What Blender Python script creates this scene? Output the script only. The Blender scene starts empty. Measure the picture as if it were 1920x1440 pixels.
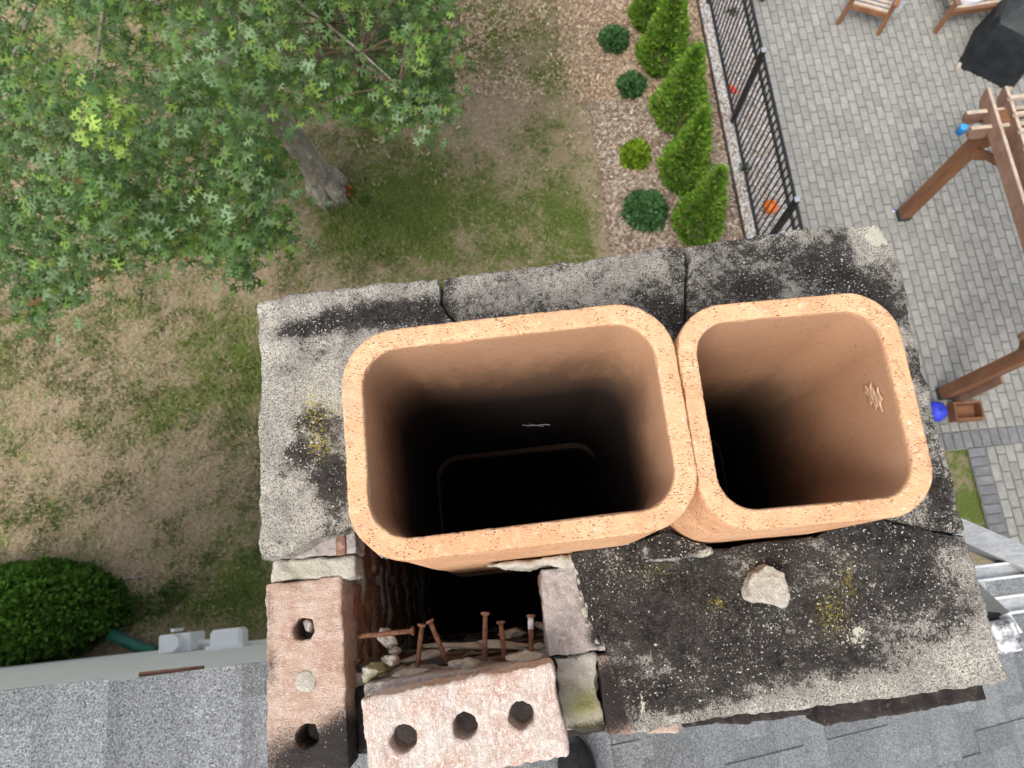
import bpy, bmesh, math, random
import numpy as np
from mathutils import Vector, Matrix, noise
random.seed(7); rng = np.random.default_rng(7)
PI = math.pi
C = bpy.context.scene.collection

# ------------------------------------------------------------------ camera
CAMZ = 9.0                                   # metres above the lawn; the chimney cap is 0.9 m below the camera
F_PX = 1400.0
def _norm(v): return v/np.linalg.norm(v)
_d = _norm(np.array([25., 383., F_PX]))                       # straight down, seen in the camera
_y = np.array([-510., -4920., F_PX]); _y = _norm(_y - _d*(_y@_d))
_x = np.cross(_y, -_d)
R = np.array([_x, _y, -_d])
cam_d = bpy.data.cameras.new('camera'); cam = bpy.data.objects.new('camera', cam_d); C.objects.link(cam)
m3 = Matrix([[R[0][0], -R[0][1], -R[0][2]], [R[1][0], -R[1][1], -R[1][2]], [R[2][0], -R[2][1], -R[2][2]]])
cam.matrix_world = Matrix.Translation((0, 0, CAMZ)) @ m3.to_4x4()
cam_d.sensor_width = 36; cam_d.lens = F_PX/1920*36
cam_d.clip_start = 0.05; cam_d.clip_end = 300
cam_d.dof.use_dof = True; cam_d.dof.focus_distance = 0.86; cam_d.dof.aperture_fstop = 11.5
bpy.context.scene.camera = cam
# ------------------------------------------------------------------ light
SUN_EL, SUN_AZ = 58, 218                     # azimuth: clockwise from +Y
world = bpy.data.worlds.new('World'); bpy.context.scene.world = world; world.use_nodes = True
wn = world.node_tree; wn.nodes.clear()
sky = wn.nodes.new('ShaderNodeTexSky'); sky.sky_type = 'NISHITA'; sky.sun_disc = False
sky.sun_elevation = math.radians(SUN_EL); sky.sun_rotation = math.radians(SUN_AZ)
sky.air_density = 1.0; sky.dust_density = 4.0; sky.ozone_density = 1.0
hs = wn.nodes.new('ShaderNodeHueSaturation'); hs.inputs['Saturation'].default_value = 0.35
bg = wn.nodes.new('ShaderNodeBackground'); bg.inputs[1].default_value = 0.15
wo = wn.nodes.new('ShaderNodeOutputWorld')
wn.links.new(sky.outputs[0], hs.inputs['Color']); wn.links.new(hs.outputs[0], bg.inputs[0]); wn.links.new(bg.outputs[0], wo.inputs[0])
sd = bpy.data.lights.new('sun', 'SUN'); sd.energy = 1.0; sd.angle = math.radians(22); sd.color = (1, 0.95, 0.87)
sun = bpy.data.objects.new('sun', sd); C.objects.link(sun)
_az, _el = math.radians(SUN_AZ), math.radians(SUN_EL)
sdir = Vector((math.sin(_az)*math.cos(_el), math.cos(_az)*math.cos(_el), math.sin(_el)))
sun.rotation_euler = sdir.to_track_quat('Z', 'Y').to_euler(); sun.location = (0, 0, 14)
vs = bpy.context.scene.view_settings
vs.view_transform = 'Standard'; vs.look = 'None'; vs.exposure = 0.84; vs.gamma = 1; vs.use_curve_mapping = False
bpy.context.scene.cycles.max_bounces = 6

# ------------------------------------------------------------------ helpers
def at(px, py, h):
    """photo pixel -> world point h metres below the camera"""
    w = R @ np.array([px-960., py-720., F_PX]); k = h/-w[2]
    return Vector((w[0]*k, w[1]*k, CAMZ-h))
def proj(x, y, z):
    r = R.T @ np.array([x, y, z-CAMZ]); return 960+F_PX*r[0]/r[2], 720+F_PX*r[1]/r[2]
def nz(x, y, z, s, seed=0.): return noise.noise(Vector((x*s+seed, y*s-seed*1.7, z*s+seed*.6)))

class G:
    """small node-graph writer"""
    def __init__(s, name, rough=0.85, spec=0.3):
        s.m = bpy.data.materials.new(name); s.m.use_nodes = True; s.t = s.m.node_tree; s.t.nodes.clear()
        s.out = s.t.nodes.new('ShaderNodeOutputMaterial'); s.b = s.t.nodes.new('ShaderNodeBsdfPrincipled')
        s.t.links.new(s.b.outputs[0], s.out.inputs[0])
        s.b.inputs['Roughness'].default_value = rough; s.b.inputs['Specular IOR Level'].default_value = spec
        s._co = None
    def n(s, t): return s.t.nodes.new(t)
    def put(s, sock, v):
        if v is None: return
        if hasattr(v, 'is_output') or isinstance(v, bpy.types.NodeSocket): s.t.links.new(v, sock)
        else:
            if sock.type == 'RGBA' and not hasattr(v, '__len__'): v = (v, v, v, 1)
            elif sock.type == 'RGBA' and len(v) == 3: v = (*v, 1)
            sock.default_value = v
    def co(s):
        if s._co is None:
            tc = s.n('ShaderNodeTexCoord'); oi = s.n('ShaderNodeObjectInfo')
            sc = s.n('ShaderNodeMath'); sc.operation = 'MULTIPLY'; sc.inputs[1].default_value = 37.0
            s.t.links.new(oi.outputs['Random'], sc.inputs[0])
            va = s.n('ShaderNodeVectorMath'); va.operation = 'ADD'
            s.t.links.new(tc.outputs['Object'], va.inputs[0]); s.t.links.new(sc.outputs[0], va.inputs[1]); s._co = va.outputs[0]
        return s._co
    def rnd(s): return s.n('ShaderNodeObjectInfo').outputs['Random']
    def noise(s, scale, detail=3, rough=.6, stretch=None, dist=0):
        nn = s.n('ShaderNodeTexNoise'); nn.inputs['Scale'].default_value = scale; nn.inputs['Detail'].default_value = detail
        nn.inputs['Roughness'].default_value = rough; nn.inputs['Distortion'].default_value = dist
        v = s.co()
        if stretch:
            mp = s.n('ShaderNodeMapping'); mp.inputs['Scale'].default_value = stretch; s.t.links.new(v, mp.inputs[0]); v = mp.outputs[0]
        s.t.links.new(v, nn.inputs['Vector']); return nn.outputs['Fac']
    def vor(s, scale, feat='F1', out='Distance', stretch=None):
        nn = s.n('ShaderNodeTexVoronoi'); nn.inputs['Scale'].default_value = scale; nn.feature = feat
        v = s.co()
        if stretch:
            mp = s.n('ShaderNodeMapping'); mp.inputs['Scale'].default_value = stretch; s.t.links.new(v, mp.inputs[0]); v = mp.outputs[0]
        s.t.links.new(v, nn.inputs['Vector']); return nn.outputs[out]
    def attr(s, name, out='Fac'):
        a = s.n('ShaderNodeAttribute'); a.attribute_name = name; return a.outputs[out]
    def math(s, op, a, b=None, c=None):
        m = s.n('ShaderNodeMath'); m.operation = op; s.put(m.inputs[0], a); s.put(m.inputs[1], b)
        if c is not None: s.put(m.inputs[2], c)
        return m.outputs[0]
    def step(s, v, lo, hi):
        r = s.n('ShaderNodeMapRange'); r.interpolation_type = 'SMOOTHSTEP'; s.put(r.inputs['Value'], v)
        r.inputs['From Min'].default_value = lo; r.inputs['From Max'].default_value = hi; return r.outputs[0]
    def mix(s, f, a, b, mode='MIX'):
        m = s.n('ShaderNodeMix'); m.data_type = 'RGBA'; m.blend_type = mode
        s.put(m.inputs[0], f); s.put(m.inputs[6], a); s.put(m.inputs[7], b); return m.outputs[2]
    def col(s, c): s.put(s.b.inputs['Base Color'], c)
    def bump(s, h, dist=.002, st=1.0):
        b = s.n('ShaderNodeBump'); b.inputs['Distance'].default_value = dist; b.inputs['Strength'].default_value = st
        s.put(b.inputs['Height'], h); s.t.links.new(b.outputs[0], s.b.inputs['Normal'])
    def mad(s, v, k): return s.math('MULTIPLY', s.math('SUBTRACT', v, .5), k)

def tag(o, label=None, cat=None, group=None, kind=None):
    if label: o['label'] = label
    if cat: o['category'] = cat
    if group: o['group'] = group
    if kind: o['kind'] = kind
    return o
def thing(name, label, cat, loc=(0, 0, 0), rz=0, group=None):
    o = bpy.data.objects.new(name, None); C.objects.link(o); o.location = loc; o.rotation_euler = (0, 0, rz)
    o.empty_display_size = .1
    return tag(o, label, cat, group)
def link(name, me, mat=None, parent=None, smooth=False):
    if mat: me.materials.clear(); me.materials.append(mat)
    if smooth: me.polygons.foreach_set('use_smooth', [True]*len(me.polygons))
    o = bpy.data.objects.new(name, me); C.objects.link(o)
    if parent: o.parent = parent
    return o
def pyd(name, v, f, mat=None, parent=None, smooth=False, attrs=None):
    me = bpy.data.meshes.new(name); me.from_pydata([tuple(a) for a in v], [], [tuple(a) for a in f]); me.update()
    if attrs:
        for k, a in attrs.items(): setattr_f(me, k, a)
    return link(name, me, mat, parent, smooth)
def fastmesh(name, v, f, colors=None):
    """v (n,3), f (m,k) arrays; colors (n,3) per vertex"""
    v = np.asarray(v, dtype=np.float32); f = np.asarray(f, dtype=np.int32); k = f.shape[1]
    me = bpy.data.meshes.new(name); me.vertices.add(len(v)); me.vertices.foreach_set('co', v.ravel())
    me.loops.add(f.size); me.loops.foreach_set('vertex_index', f.ravel())
    me.polygons.add(len(f)); me.polygons.foreach_set('loop_start', np.arange(0, f.size, k, dtype=np.int32))
    me.update(calc_edges=True)
    if colors is not None:
        a = me.color_attributes.new('tint', 'FLOAT_COLOR', 'POINT')
        c = np.ones((len(v), 4), dtype=np.float32); c[:, :3] = colors; a.data.foreach_set('color', c.ravel())
    me.validate(); return me
def setattr_f(me, name, vals):
    a = me.attributes.new(name, 'FLOAT', 'POINT'); a.data.foreach_set('value', np.asarray(vals, dtype=np.float32))

class MB:
    """collects boxes, tubes and prisms into one mesh"""
    def __init__(s): s.bm = bmesh.new()
    def box(s, c, size, rot=None, bev=0):
        r = bmesh.ops.create_cube(s.bm, size=1.0); vs_ = r['verts']
        M = Matrix.Translation(c) @ (rot.to_4x4() if rot else Matrix.Identity(4)) @ Matrix.Diagonal((*size, 1))
        bmesh.ops.transform(s.bm, matrix=M, verts=vs_)
        if bev:
            es = list({e for v in vs_ for e in v.link_edges}); bmesh.ops.bevel(s.bm, geom=es, offset=bev, segments=1, affect='EDGES')
        return s
    def bar(s, a, b, w, t, up=Vector((0, 0, 1))):
        a, b = Vector(a), Vector(b); z = (b-a); L = z.length; z.normalize()
        x = up.cross(z)
        if x.length < 1e-4: x = Vector((1, 0, 0))
        x.normalize(); y = z.cross(x); M = Matrix((x, y, z)).transposed()
        return s.box((a+b)/2, (w, t, L), M)
    def tube(s, pts, rad, seg=8):
        pts = [Vector(p) for p in pts]; rings = []
        rad = rad if hasattr(rad, '__len__') else [rad]*len(pts)
        for i, p in enumerate(pts):
            t = (pts[min(i+1, len(pts)-1)]-pts[max(i-1, 0)]).normalized()
            u = t.orthogonal().normalized() if i == 0 else (u-t*u.dot(t)).normalized()
            w = t.cross(u)
            rings.append([s.bm.verts.new(p+(u*math.cos(2*PI*k/seg)+w*math.sin(2*PI*k/seg))*rad[i]) for k in range(seg)])
        for i in range(len(rings)-1):
            for k in range(seg):
                s.bm.faces.new((rings[i][k], rings[i][(k+1) % seg], rings[i+1][(k+1) % seg], rings[i+1][k]))
        s.bm.faces.new(rings[0][::-1]); s.bm.faces.new(rings[-1]); return s
    def prism(s, pts, z0, z1):
        a = [s.bm.verts.new((p[0], p[1], z0)) for p in pts]; b = [s.bm.verts.new((p[0], p[1], z1)) for p in pts]
        n = len(pts)
        for i in range(n): s.bm.faces.new((a[i], a[(i+1) % n], b[(i+1) % n], b[i]))
        s.bm.faces.new(a[::-1]); s.bm.faces.new(b); return s
    def profile(s, pts, axis_o, u, v, w, t):
        """outline pts in plane (u,v) at axis_o, thickness t along w"""
        o = Vector(axis_o); u, v, w = Vector(u), Vector(v), Vector(w)
        a = [s.bm.verts.new(o+u*p[0]+v*p[1]-w*t/2) for p in pts]; b = [s.bm.verts.new(o+u*p[0]+v*p[1]+w*t/2) for p in pts]
        n = len(pts)
        for i in range(n): s.bm.faces.new((a[i], a[(i+1) % n], b[(i+1) % n], b[i]))
        s.bm.faces.new(a[::-1]); s.bm.faces.new(b); return s
    def mesh(s, name):
        bmesh.ops.recalc_face_normals(s.bm, faces=s.bm.faces); me = bpy.data.meshes.new(name); s.bm.to_mesh(me); s.bm.free(); return me
    def build(s, name, mat, parent=None, smooth=False): return link(name, s.mesh(name), mat, parent, smooth)

def densify(poly, step, jit, seed=0, keep=None):
    out = []; n = len(poly)
    for i in range(n):
        a, b = Vector(poly[i][:2]), Vector(poly[(i+1) % n][:2]); L = (b-a).length; k = max(1, int(L/step))
        nrm = Vector((b.y-a.y, a.x-b.x)).normalized() if L > 0 else Vector((0, 0))
        for j in range(k):
            p = a.lerp(b, j/k); q = nz(p.x, p.y, 0, 60, seed)*jit + nz(p.x, p.y, 0, 220, seed)*jit*.5
            out.append(p + nrm*q)
    return out
def rough(me, amps, seed=0, cell=None):
    """push vertices along their normals by layered noise; amps = [(scale, amp)]"""
    n = len(me.vertices); co = np.empty(n*3, dtype=np.float32); me.vertices.foreach_get('co', co); co = co.reshape(-1, 3)
    nr = np.array([v.normal[:] for v in me.vertices]); d = np.zeros(n)
    for i, (s, a) in enumerate(amps):
        sx, sy, sz = (s, s, s) if not hasattr(s, '__len__') else s
        d += a*np.array([noise.noise(Vector((c[0]*sx+seed, c[1]*sy+i*9.1, c[2]*sz))) for c in co])
    co += nr*d[:, None]; me.vertices.foreach_set('co', co.ravel()); me.update()
    return co
def solid(name, outline, z0, z1, mat, parent=None, voxel=.003, holes=(), smooth_it=3, amps=((40, .002), (150, .001)), seed=0,
          step=.006, jit=.0015, attrs=None, top=None):
    """an outline turned to a worn solid: prism, voxel remesh, softened and roughened"""
    bm = bmesh.new(); loops = [densify(outline, step, jit, seed)] + [[(cx+r*math.cos(t*PI/9)*(1+.22*nz(cx*99, t*.7, 0, 1)), cy+r*math.sin(t*PI/9)*(1+.22*nz(cx*99, t*.7, 0, 1))) for t in range(18)] for cx, cy, r in holes]
    edges = []
    for lp in loops:
        v = [bm.verts.new((p[0], p[1], z1)) for p in lp]
        for i in range(len(v)): edges.append(bm.edges.new((v[i], v[(i+1) % len(v)])))
    r = bmesh.ops.triangle_fill(bm, edges=edges, use_beauty=True, use_dissolve=False)
    fs = [g for g in r['geom'] if isinstance(g, bmesh.types.BMFace)]
    ex = bmesh.ops.extrude_face_region(bm, geom=fs)
    for g in ex['geom']:
        if isinstance(g, bmesh.types.BMVert): g.co.z = z0
    if top:
        for v in bm.verts:
            if v.co.z > (z0+z1)/2: v.co.z += top(v.co.x, v.co.y)
    bmesh.ops.recalc_face_normals(bm, faces=bm.faces)
    me = bpy.data.meshes.new(name); bm.to_mesh(me); bm.free()
    o = bpy.data.objects.new(name, me); C.objects.link(o)
    rm = o.modifiers.new('r', 'REMESH'); rm.mode = 'VOXEL'; rm.voxel_size = voxel
    if smooth_it: sm = o.modifiers.new('s', 'SMOOTH'); sm.factor = .5; sm.iterations = smooth_it
    dg = bpy.context.evaluated_depsgraph_get(); m2 = bpy.data.meshes.new_from_object(o.evaluated_get(dg))
    o.modifiers.clear(); o.data = m2; bpy.data.meshes.remove(me); m2.name = name
    co = rough(m2, amps, seed)
    if attrs:
        for k, fn in attrs.items(): setattr_f(m2, k, fn(co))
    m2.materials.clear(); m2.materials.append(mat); m2.polygons.foreach_set('use_smooth', [True]*len(m2.polygons))
    if parent: o.parent = parent
    return o
def lump(name, loc, size, mat, parent, seed, sub=3, amp=.3, flat=0, rot=0):
    bm = bmesh.new(); bmesh.ops.create_icosphere(bm, subdivisions=sub, radius=1)
    for v in bm.verts:
        p = v.co.copy(); k = 1+amp*noise.noise(p*1.1+Vector((seed*3.3, 0, 0)))+amp*.5*noise.noise(p*2.7+Vector((0, seed*2.1, 0)))+amp*.16*noise.noise(p*9)
        # planar facets
        for q in range(5):
            random.seed(seed*31+q); nn = Vector((random.uniform(-1, 1), random.uniform(-1, 1), random.uniform(-1, 1))).normalized()
            dd = (p*k).dot(nn)
            if dd > .72: p = p*k-nn*(dd-.72); k = 1
        p = p*k; v.co = Vector((p.x*size[0], p.y*size[1], p.z*size[2]))
    me = bpy.data.meshes.new(name); bm.to_mesh(me); bm.free(); o = link(name, me, mat, parent, True)
    o.location = loc; o.rotation_euler = (0, 0, rot); random.seed(seed+99); return o
def dup(root, loc, rz=None, label=None, scale=None):
    r = root.copy(); C.objects.link(r); r.location = loc
    if rz is not None: r.rotation_euler = (0, 0, rz)
    if label: r['label'] = label
    if scale: r.scale = scale
    for ch in list(root.children):
        c = ch.copy(); C.objects.link(c); c.parent = r
        for g in list(ch.children):
            d = g.copy(); C.objects.link(d); d.parent = c
    return r
def blobs(lst, h, base):
    """gaussian spots given where they lie on a surface h below the camera; returns fn(co)"""
    L = [(at(b[0], b[1], h), b[2]/1400*h, b[3]/1400*h, b[4]) for b in lst]
    def fn(co):
        d = np.full(len(co), float(base))
        for p, rx, ry, s in L: d += s*np.exp(-(((co[:, 0]-p.x)/rx)**2+((co[:, 1]-p.y)/ry)**2))
        return d
    return fn

# ------------------------------------------------------------------ materials
def m_crown():
    g = G('weathered_cement', .95, .2); a = g.attr('dark'); n1, n2, n3, n4 = g.noise(26, 5, .65), g.noise(120, 4, .75), g.noise(430, 2, .7), g.noise(760, 1, .5)
    light = g.mix(g.step(g.noise(18, 5, .7), .35, .65), (.29, .27, .235), (.43, .405, .345))
    grain = g.math('ADD', n3, g.mad(n4, .6)); light = g.mix(g.step(grain, .50, .34), light, (.115, .105, .095)); light = g.mix(g.step(grain, .58, .72), light, (.60, .57, .50))
    light = g.mix(g.math('MULTIPLY', g.step(n2, .5, .38), .45), light, (.15, .145, .135))
    k = g.math('ADD', a, g.math('ADD', g.math('ADD', g.mad(n1, 2.2), g.mad(n4, 1.2)), g.math('ADD', g.mad(n2, 1.9), g.mad(n3, 2.0))))
    crust = g.step(k, .28, .60); darkc = g.mix(g.step(g.math('ADD', n2, g.mad(n3, .6)), .32, .72), (.008, .007, .0065), (.055, .048, .043))
    c = g.mix(crust, light, darkc)
    sp = g.math('MULTIPLY', g.step(g.noise(360, 1.5, .5), .645, .69), g.step(g.noise(14, 3, .7), .38, .6)); c = g.mix(sp, c, (.5, .47, .42))
    sp2 = g.step(g.vor(95), .10, .06); sp2 = g.math('MULTIPLY', sp2, g.step(g.noise(55, 2), .52, .57)); c = g.mix(sp2, c, (.56, .53, .48))
    li = g.math('MULTIPLY', g.attr('lichen'), g.step(g.noise(300, 3, .7), .5, .58)); c = g.mix(li, c, (.38, .31, .035))
    pk = g.step(g.math('ADD', g.attr('pale'), g.math('ADD', g.mad(n2, 1.6), g.mad(n3, 1.2))), .35, .6); c = g.mix(pk, c, g.mix(n3, (.34, .32, .26), (.60, .56, .46)))
    g.col(c); g.bump(g.math('ADD', g.math('MULTIPLY', n2, .9), g.math('ADD', n3, g.math('MULTIPLY', n1, .6))), .0024, 1.0); return g.m
def m_flue(inside=False):
    g = G('fired_clay_inside' if inside else 'fired_clay', .8, .25)
    n1, n2 = g.noise(9, 4), g.noise(120, 4, .65, (1, 4, 4))
    if inside:
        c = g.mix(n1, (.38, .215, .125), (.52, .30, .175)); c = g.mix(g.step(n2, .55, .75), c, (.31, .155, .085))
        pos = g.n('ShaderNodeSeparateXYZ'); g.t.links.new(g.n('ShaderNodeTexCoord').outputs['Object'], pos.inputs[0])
        # patchy sooty coat; its darkening with depth also paints in the flue's shade
        c = g.mix(g.math('MULTIPLY', g.math('MINIMUM', g.attr('soot_shade'), 1.0), g.step(g.math('ADD', g.attr('soot_shade'), g.mad(g.noise(12, 5, .7, (1, 1, .35)), 1.2)), .2, .75)), c, (.03, .02, .016))
        c = g.mix(g.step(g.noise(230, 2), .70, .74), c, (.12, .05, .03))
        g.col(c); g.bump(g.math('ADD', n2, g.math('MULTIPLY', n1, 2)), .001, .6)
    else:
        c = g.mix(g.step(n1, .38, .62), (.64, .345, .185), (.74, .435, .245)); c = g.mix(g.math('MULTIPLY', g.step(g.noise(22, 5, .75), .52, .66), .5), c, (.60, .36, .24)); c = g.mix(g.step(g.noise(60, 4, .7), .5, .75), c, (.76, .52, .33))
        v = g.vor(210, stretch=(1, 3.0, 1)); k = g.math('MULTIPLY', g.step(v, .27, .14), g.step(g.noise(45, 2), .46, .54)); c = g.mix(k, c, (.33, .13, .06))
        v2 = g.vor(420, stretch=(1, 2, 1)); k2 = g.math('MULTIPLY', g.step(v2, .3, .2), g.step(g.noise(90, 2), .44, .54)); c = g.mix(k2, c, (.42, .2, .11))
        c = g.mix(g.step(g.noise(240, 2), .68, .72), c, (.80, .68, .5))
        g.col(c); g.bump(g.math('ADD', g.noise(300, 3, .7, (1, 2.5, 1)), g.math('MULTIPLY', k, -1.2)), .0016, 1.0)
    return g.m
def m_weather(name, ca, cb, soot_shade=(.035, .03, .028), white=(.7, .64, .58), wamt=.62, moss=False, streak=(1, 5, 1), rgh=.9):
    g = G(name, rgh, .25); n1, n2, n3 = g.noise(25, 6, .7), g.noise(210, 4, .75, streak), g.noise(520, 2, .7)
    c = g.mix(g.step(n1, .35, .65), ca, cb); c = g.mix(g.math('MULTIPLY', g.step(g.noise(60, 4, .7), .45, .65), .6), c, tuple(.5*p_+.5*q_ for p_, q_ in zip(cb, white))); c = g.mix(g.step(n2, wamt-.1, wamt+.06), c, white)
    c = g.mix(g.step(n3, .62, .7), c, tuple(x*.55 for x in ca))
    k = g.step(g.math('ADD', g.attr('dark'), g.math('ADD', g.mad(n1, .9), g.mad(n3, .7))), .3, .85); c = g.mix(k, c, soot_shade)
    c = g.mix(g.math('MULTIPLY', k, g.step(g.vor(150), .12, .07)), c, (.45, .38, .32))
    if moss: c = g.mix(g.math('MULTIPLY', g.attr('moss'), g.step(n1, .3, .55)), c, (.22, .21, .06))
    g.col(c); g.bump(g.math('ADD', n2, g.math('MULTIPLY', n3, .7)), .0022, 1.0); return g.m
def m_noise(name, ca, cb, scale=20, rough_=.85, bump=.002, bs=120, var=0, stretch=None, third=None, spec=.3, metal=0):
    g = G(name, rough_, spec); c = g.mix(g.step(g.noise(scale, 5, .65, stretch), .33, .67), ca, cb)
    if third: c = g.mix(g.step(g.noise(scale*4, 3, .7, stretch), .58, .68), c, third)
    if var:
        hsn = g.n('ShaderNodeHueSaturation'); g.put(hsn.inputs['Color'], c); g.put(hsn.inputs['Value'], g.math('ADD', g.math('MULTIPLY', g.rnd(), var), 1-var/2)); c = hsn.outputs[0]
    g.col(c); g.b.inputs['Metallic'].default_value = metal
    if bump: g.bump(g.noise(bs, 4, .7, stretch), bump, .8)
    return g.m
def m_tint(name, mult=1.0, rough_=.8, trans=0, spec=.25):
    g = G(name, rough_, spec); c = g.attr('tint', 'Color'); g.col(c)
    if trans:
        tr = g.n('ShaderNodeBsdfTranslucent'); g.put(tr.inputs[0], c); mx = g.n('ShaderNodeMixShader'); mx.inputs[0].default_value = trans
        g.t.links.new(g.b.outputs[0], mx.inputs[1]); g.t.links.new(tr.outputs[0], mx.inputs[2]); g.t.links.new(mx.outputs[0], g.out.inputs[0])
    return g.m
M = {}
M['crown'] = m_crown(); M['flue'] = m_flue(); M['flue_in'] = m_flue(True)
M['brick_left'] = m_weather('weathered_top_brick', (.42, .27, .20), (.50, .36, .28), white=(.66, .58, .52), streak=(1, 3, 1))
M['brick_loose'] = m_weather('pale_pink_brick', (.47, .305, .24), (.52, .45, .40), white=(.68, .63, .58), wamt=.57, streak=(1.7, 1, 1))
M['brick'] = m_noise('red_brick', (.17, .085, .06), (.27, .145, .105), 22, .9, .002, 160, .35, None, (.38, .26, .2))
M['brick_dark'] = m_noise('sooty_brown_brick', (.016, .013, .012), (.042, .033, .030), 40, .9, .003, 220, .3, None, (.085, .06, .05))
M['brick_grey'] = m_weather('mortar_smeared_brick', (.30, .26, .24), (.42, .37, .35), white=(.52, .48, .46), streak=(1, 1, 1))
M['mortar'] = m_weather('old_mortar', (.34, .31, .26), (.46, .43, .37), white=(.55, .52, .46), moss=True, streak=(1, 1, 1))
M['mortar_in'] = m_noise('joint_mortar', (.22, .2, .175), (.36, .33, .29), 30, .95, .004, 90, .2)
M['rust'] = m_noise('rusty_iron', (.075, .033, .022), (.19, .085, .045), 160, .85, .0012, 500, 0, None, (.34, .2, .12))
M['galv'] = m_noise('paint_spattered_iron', (.3, .28, .28), (.6, .6, .62), 150, .6, .0005, 500)
M['shingle'] = None
def m_shingle():
    g = G('asphalt_shingle', .95, .2); v = g.vor(420, 'F1', 'Color'); bw = g.n('ShaderNodeRGBToBW'); g.t.links.new(v, bw.inputs[0])
    gr = bw.outputs[0]; c = g.mix(g.step(gr, .3, .75), (.155, .163, .166), (.335, .348, .353)); c = g.mix(g.step(gr, .82, .9), c, (.50, .52, .53)); c = g.mix(g.step(gr, .2, .1), c, (.05, .052, .055))
    sx = g.n('ShaderNodeSeparateXYZ'); g.t.links.new(g.n('ShaderNodeTexCoord').outputs['Object'], sx.inputs[0])
    band = g.math('MULTIPLY', g.step(g.math('ADD', sx.outputs[0], g.mad(g.noise(60, 2), .02)),   .042, .014), .2); c = g.mix(band, c, (.055, .058, .06))
    hv = g.n('ShaderNodeHueSaturation'); g.put(hv.inputs['Color'], c)
    g.put(hv.inputs['Value'], g.math('ADD', .72, g.math('ADD', g.math('MULTIPLY', g.rnd(), .2), g.math('MULTIPLY', g.noise(4, 4), .45))))
    g.col(hv.outputs[0]); g.bump(g.math('ADD', gr, g.noise(900, 1)), .0015, .9); return g.m
M['shingle'] = m_shingle()
M['white'] = m_noise('white_vinyl', (.76, .79, .79), (.83, .85, .85), 3, .5, .0005, 60)
M['white_box'] = m_noise('white_plastic', (.78, .80, .82), (.84, .86, .87), 5, .4, 0)
M['paver'] = m_noise('grey_concrete_paver', (.245, .241, .224), (.315, .31, .283), 9, .95, .003, 90, .20, None, (.215, .21, .195))
M['paver_dark'] = m_noise('charcoal_paver', (.155, .157, .162), (.21, .21, .212), 9, .95, .003, 90, .3)
M['joint'] = m_noise('joint_sand', (.20, .195, .172), (.26, .25, .22), 8, .95, .002, 80)
M['black_metal'] = m_noise('black_aluminium', (.012, .012, .013), (.02, .02, .022), 5, .4, 0, spec=.5)
M['cap'] = m_noise('grey_cap', (.25, .28, .32), (.35, .38, .42), 5, .35, 0, spec=.5)
M['cedar'] = m_noise('stained_cedar', (.19, .085, .042), (.26, .125, .066), 6, .7, .002, 60, .25, (1, 1, .25))
M['cedar_grey'] = m_noise('weathered_cedar_top', (.40, .325, .25), (.54, .45, .36), 10, .85, .002, 60, .2)
M['cedar_top'] = m_noise('worn_reddish_cedar', (.20, .115, .08), (.27, .165, .12), 6, .8, .002, 60, .2)
M['tarp'] = m_noise('black_fabric_cover', (.010, .013, .016), (.022, .026, .03), 6, .65, .01, 14)
M['tarp_grey'] = m_noise('faded_grey_cover_top', (.03, .036, .038), (.055, .06, .06), 6, .7, .01, 14)
M['cushion'] = m_noise('white_fabric', (.62, .63, .72), (.75, .76, .82), 6, .9, .004, 30)
M['cushion_dark'] = m_noise('navy_fabric', (.06, .07, .13), (.12, .13, .2), 6, .9, .004, 30)
M['blue'] = m_noise('bright_blue_plastic', (.0, .30, .78), (.01, .36, .85), 5, .3, 0, spec=.5)
M['blue_in'] = m_noise('pale_blue_plastic', (.15, .6, .9), (.2, .66, .92), 5, .3, 0)
M['blue_ball'] = m_noise('royal_blue_rubber', (.03, .05, .55), (.05, .07, .65), 5, .4, 0)
M['orange'] = m_noise('orange_rubber', (.85, .19, .02), (.9, .24, .03), 5, .5, 0)
M['red'] = m_noise('red_plastic', (.75, .06, .05), (.8, .09, .07), 5, .5, 0)
M['alu'] = m_noise('scuffed_aluminium', (.40, .41, .41), (.55, .56, .56), 25, .45, .0006, 300, 0, (1, 6, 6), (.66, .66, .66), .5, .35)
M['alu_bright'] = m_noise('bright_aluminium_edge', (.70, .71, .73), (.8, .8, .82), 25, .4, 0, metal=.3)
M['alu_dull'] = m_noise('dull_grey_aluminium', (.27, .28, .285), (.36, .37, .375), 25, .5, .0006, 300, 0, (1, 6, 6), (.5, .5, .5), .5, .2)
M['rubber'] = m_noise('black_rubber', (.012, .012, .013), (.03, .03, .032), 30, .6, .001, 200)
M['worn_rubber'] = m_noise('paint_worn_rubber', (.05, .055, .058), (.8, .8, .82), 45, .7, .001, 200)
M['shoe'] = m_noise('black_shoe_mesh', (.010, .011, .013), (.02, .021, .024), 80, .8, .001, 900)
M['sole'] = m_noise('dark_grey_sole', (.06, .06, .065), (.09, .09, .095), 50, .7, .001, 200)
M['bark'] = m_noise('oak_bark', (.22, .19, .15), (.38, .34, .28), 7, .95, .04, 18, 0, (1, 1, .25), (.60, .60, .50))
M['twig'] = m_noise('twig_bark', (.09, .06, .04), (.16, .11, .08), 20, .9, 0)
M['leaf'] = m_tint('leaf', 1, .55, .35, .35); M['foliage'] = m_tint('foliage', 1, .7, .35); M['ground_bits'] = m_tint('ground_bits', 1, .95)
M['edging'] = m_noise('bed_edging', (.05, .035, .03), (.09, .07, .06), 10, .8, 0)
M['green_pipe'] = m_noise('green_drain_pipe', (.02, .10, .075), (.03, .14, .10), 10, .5, 0)
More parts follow.
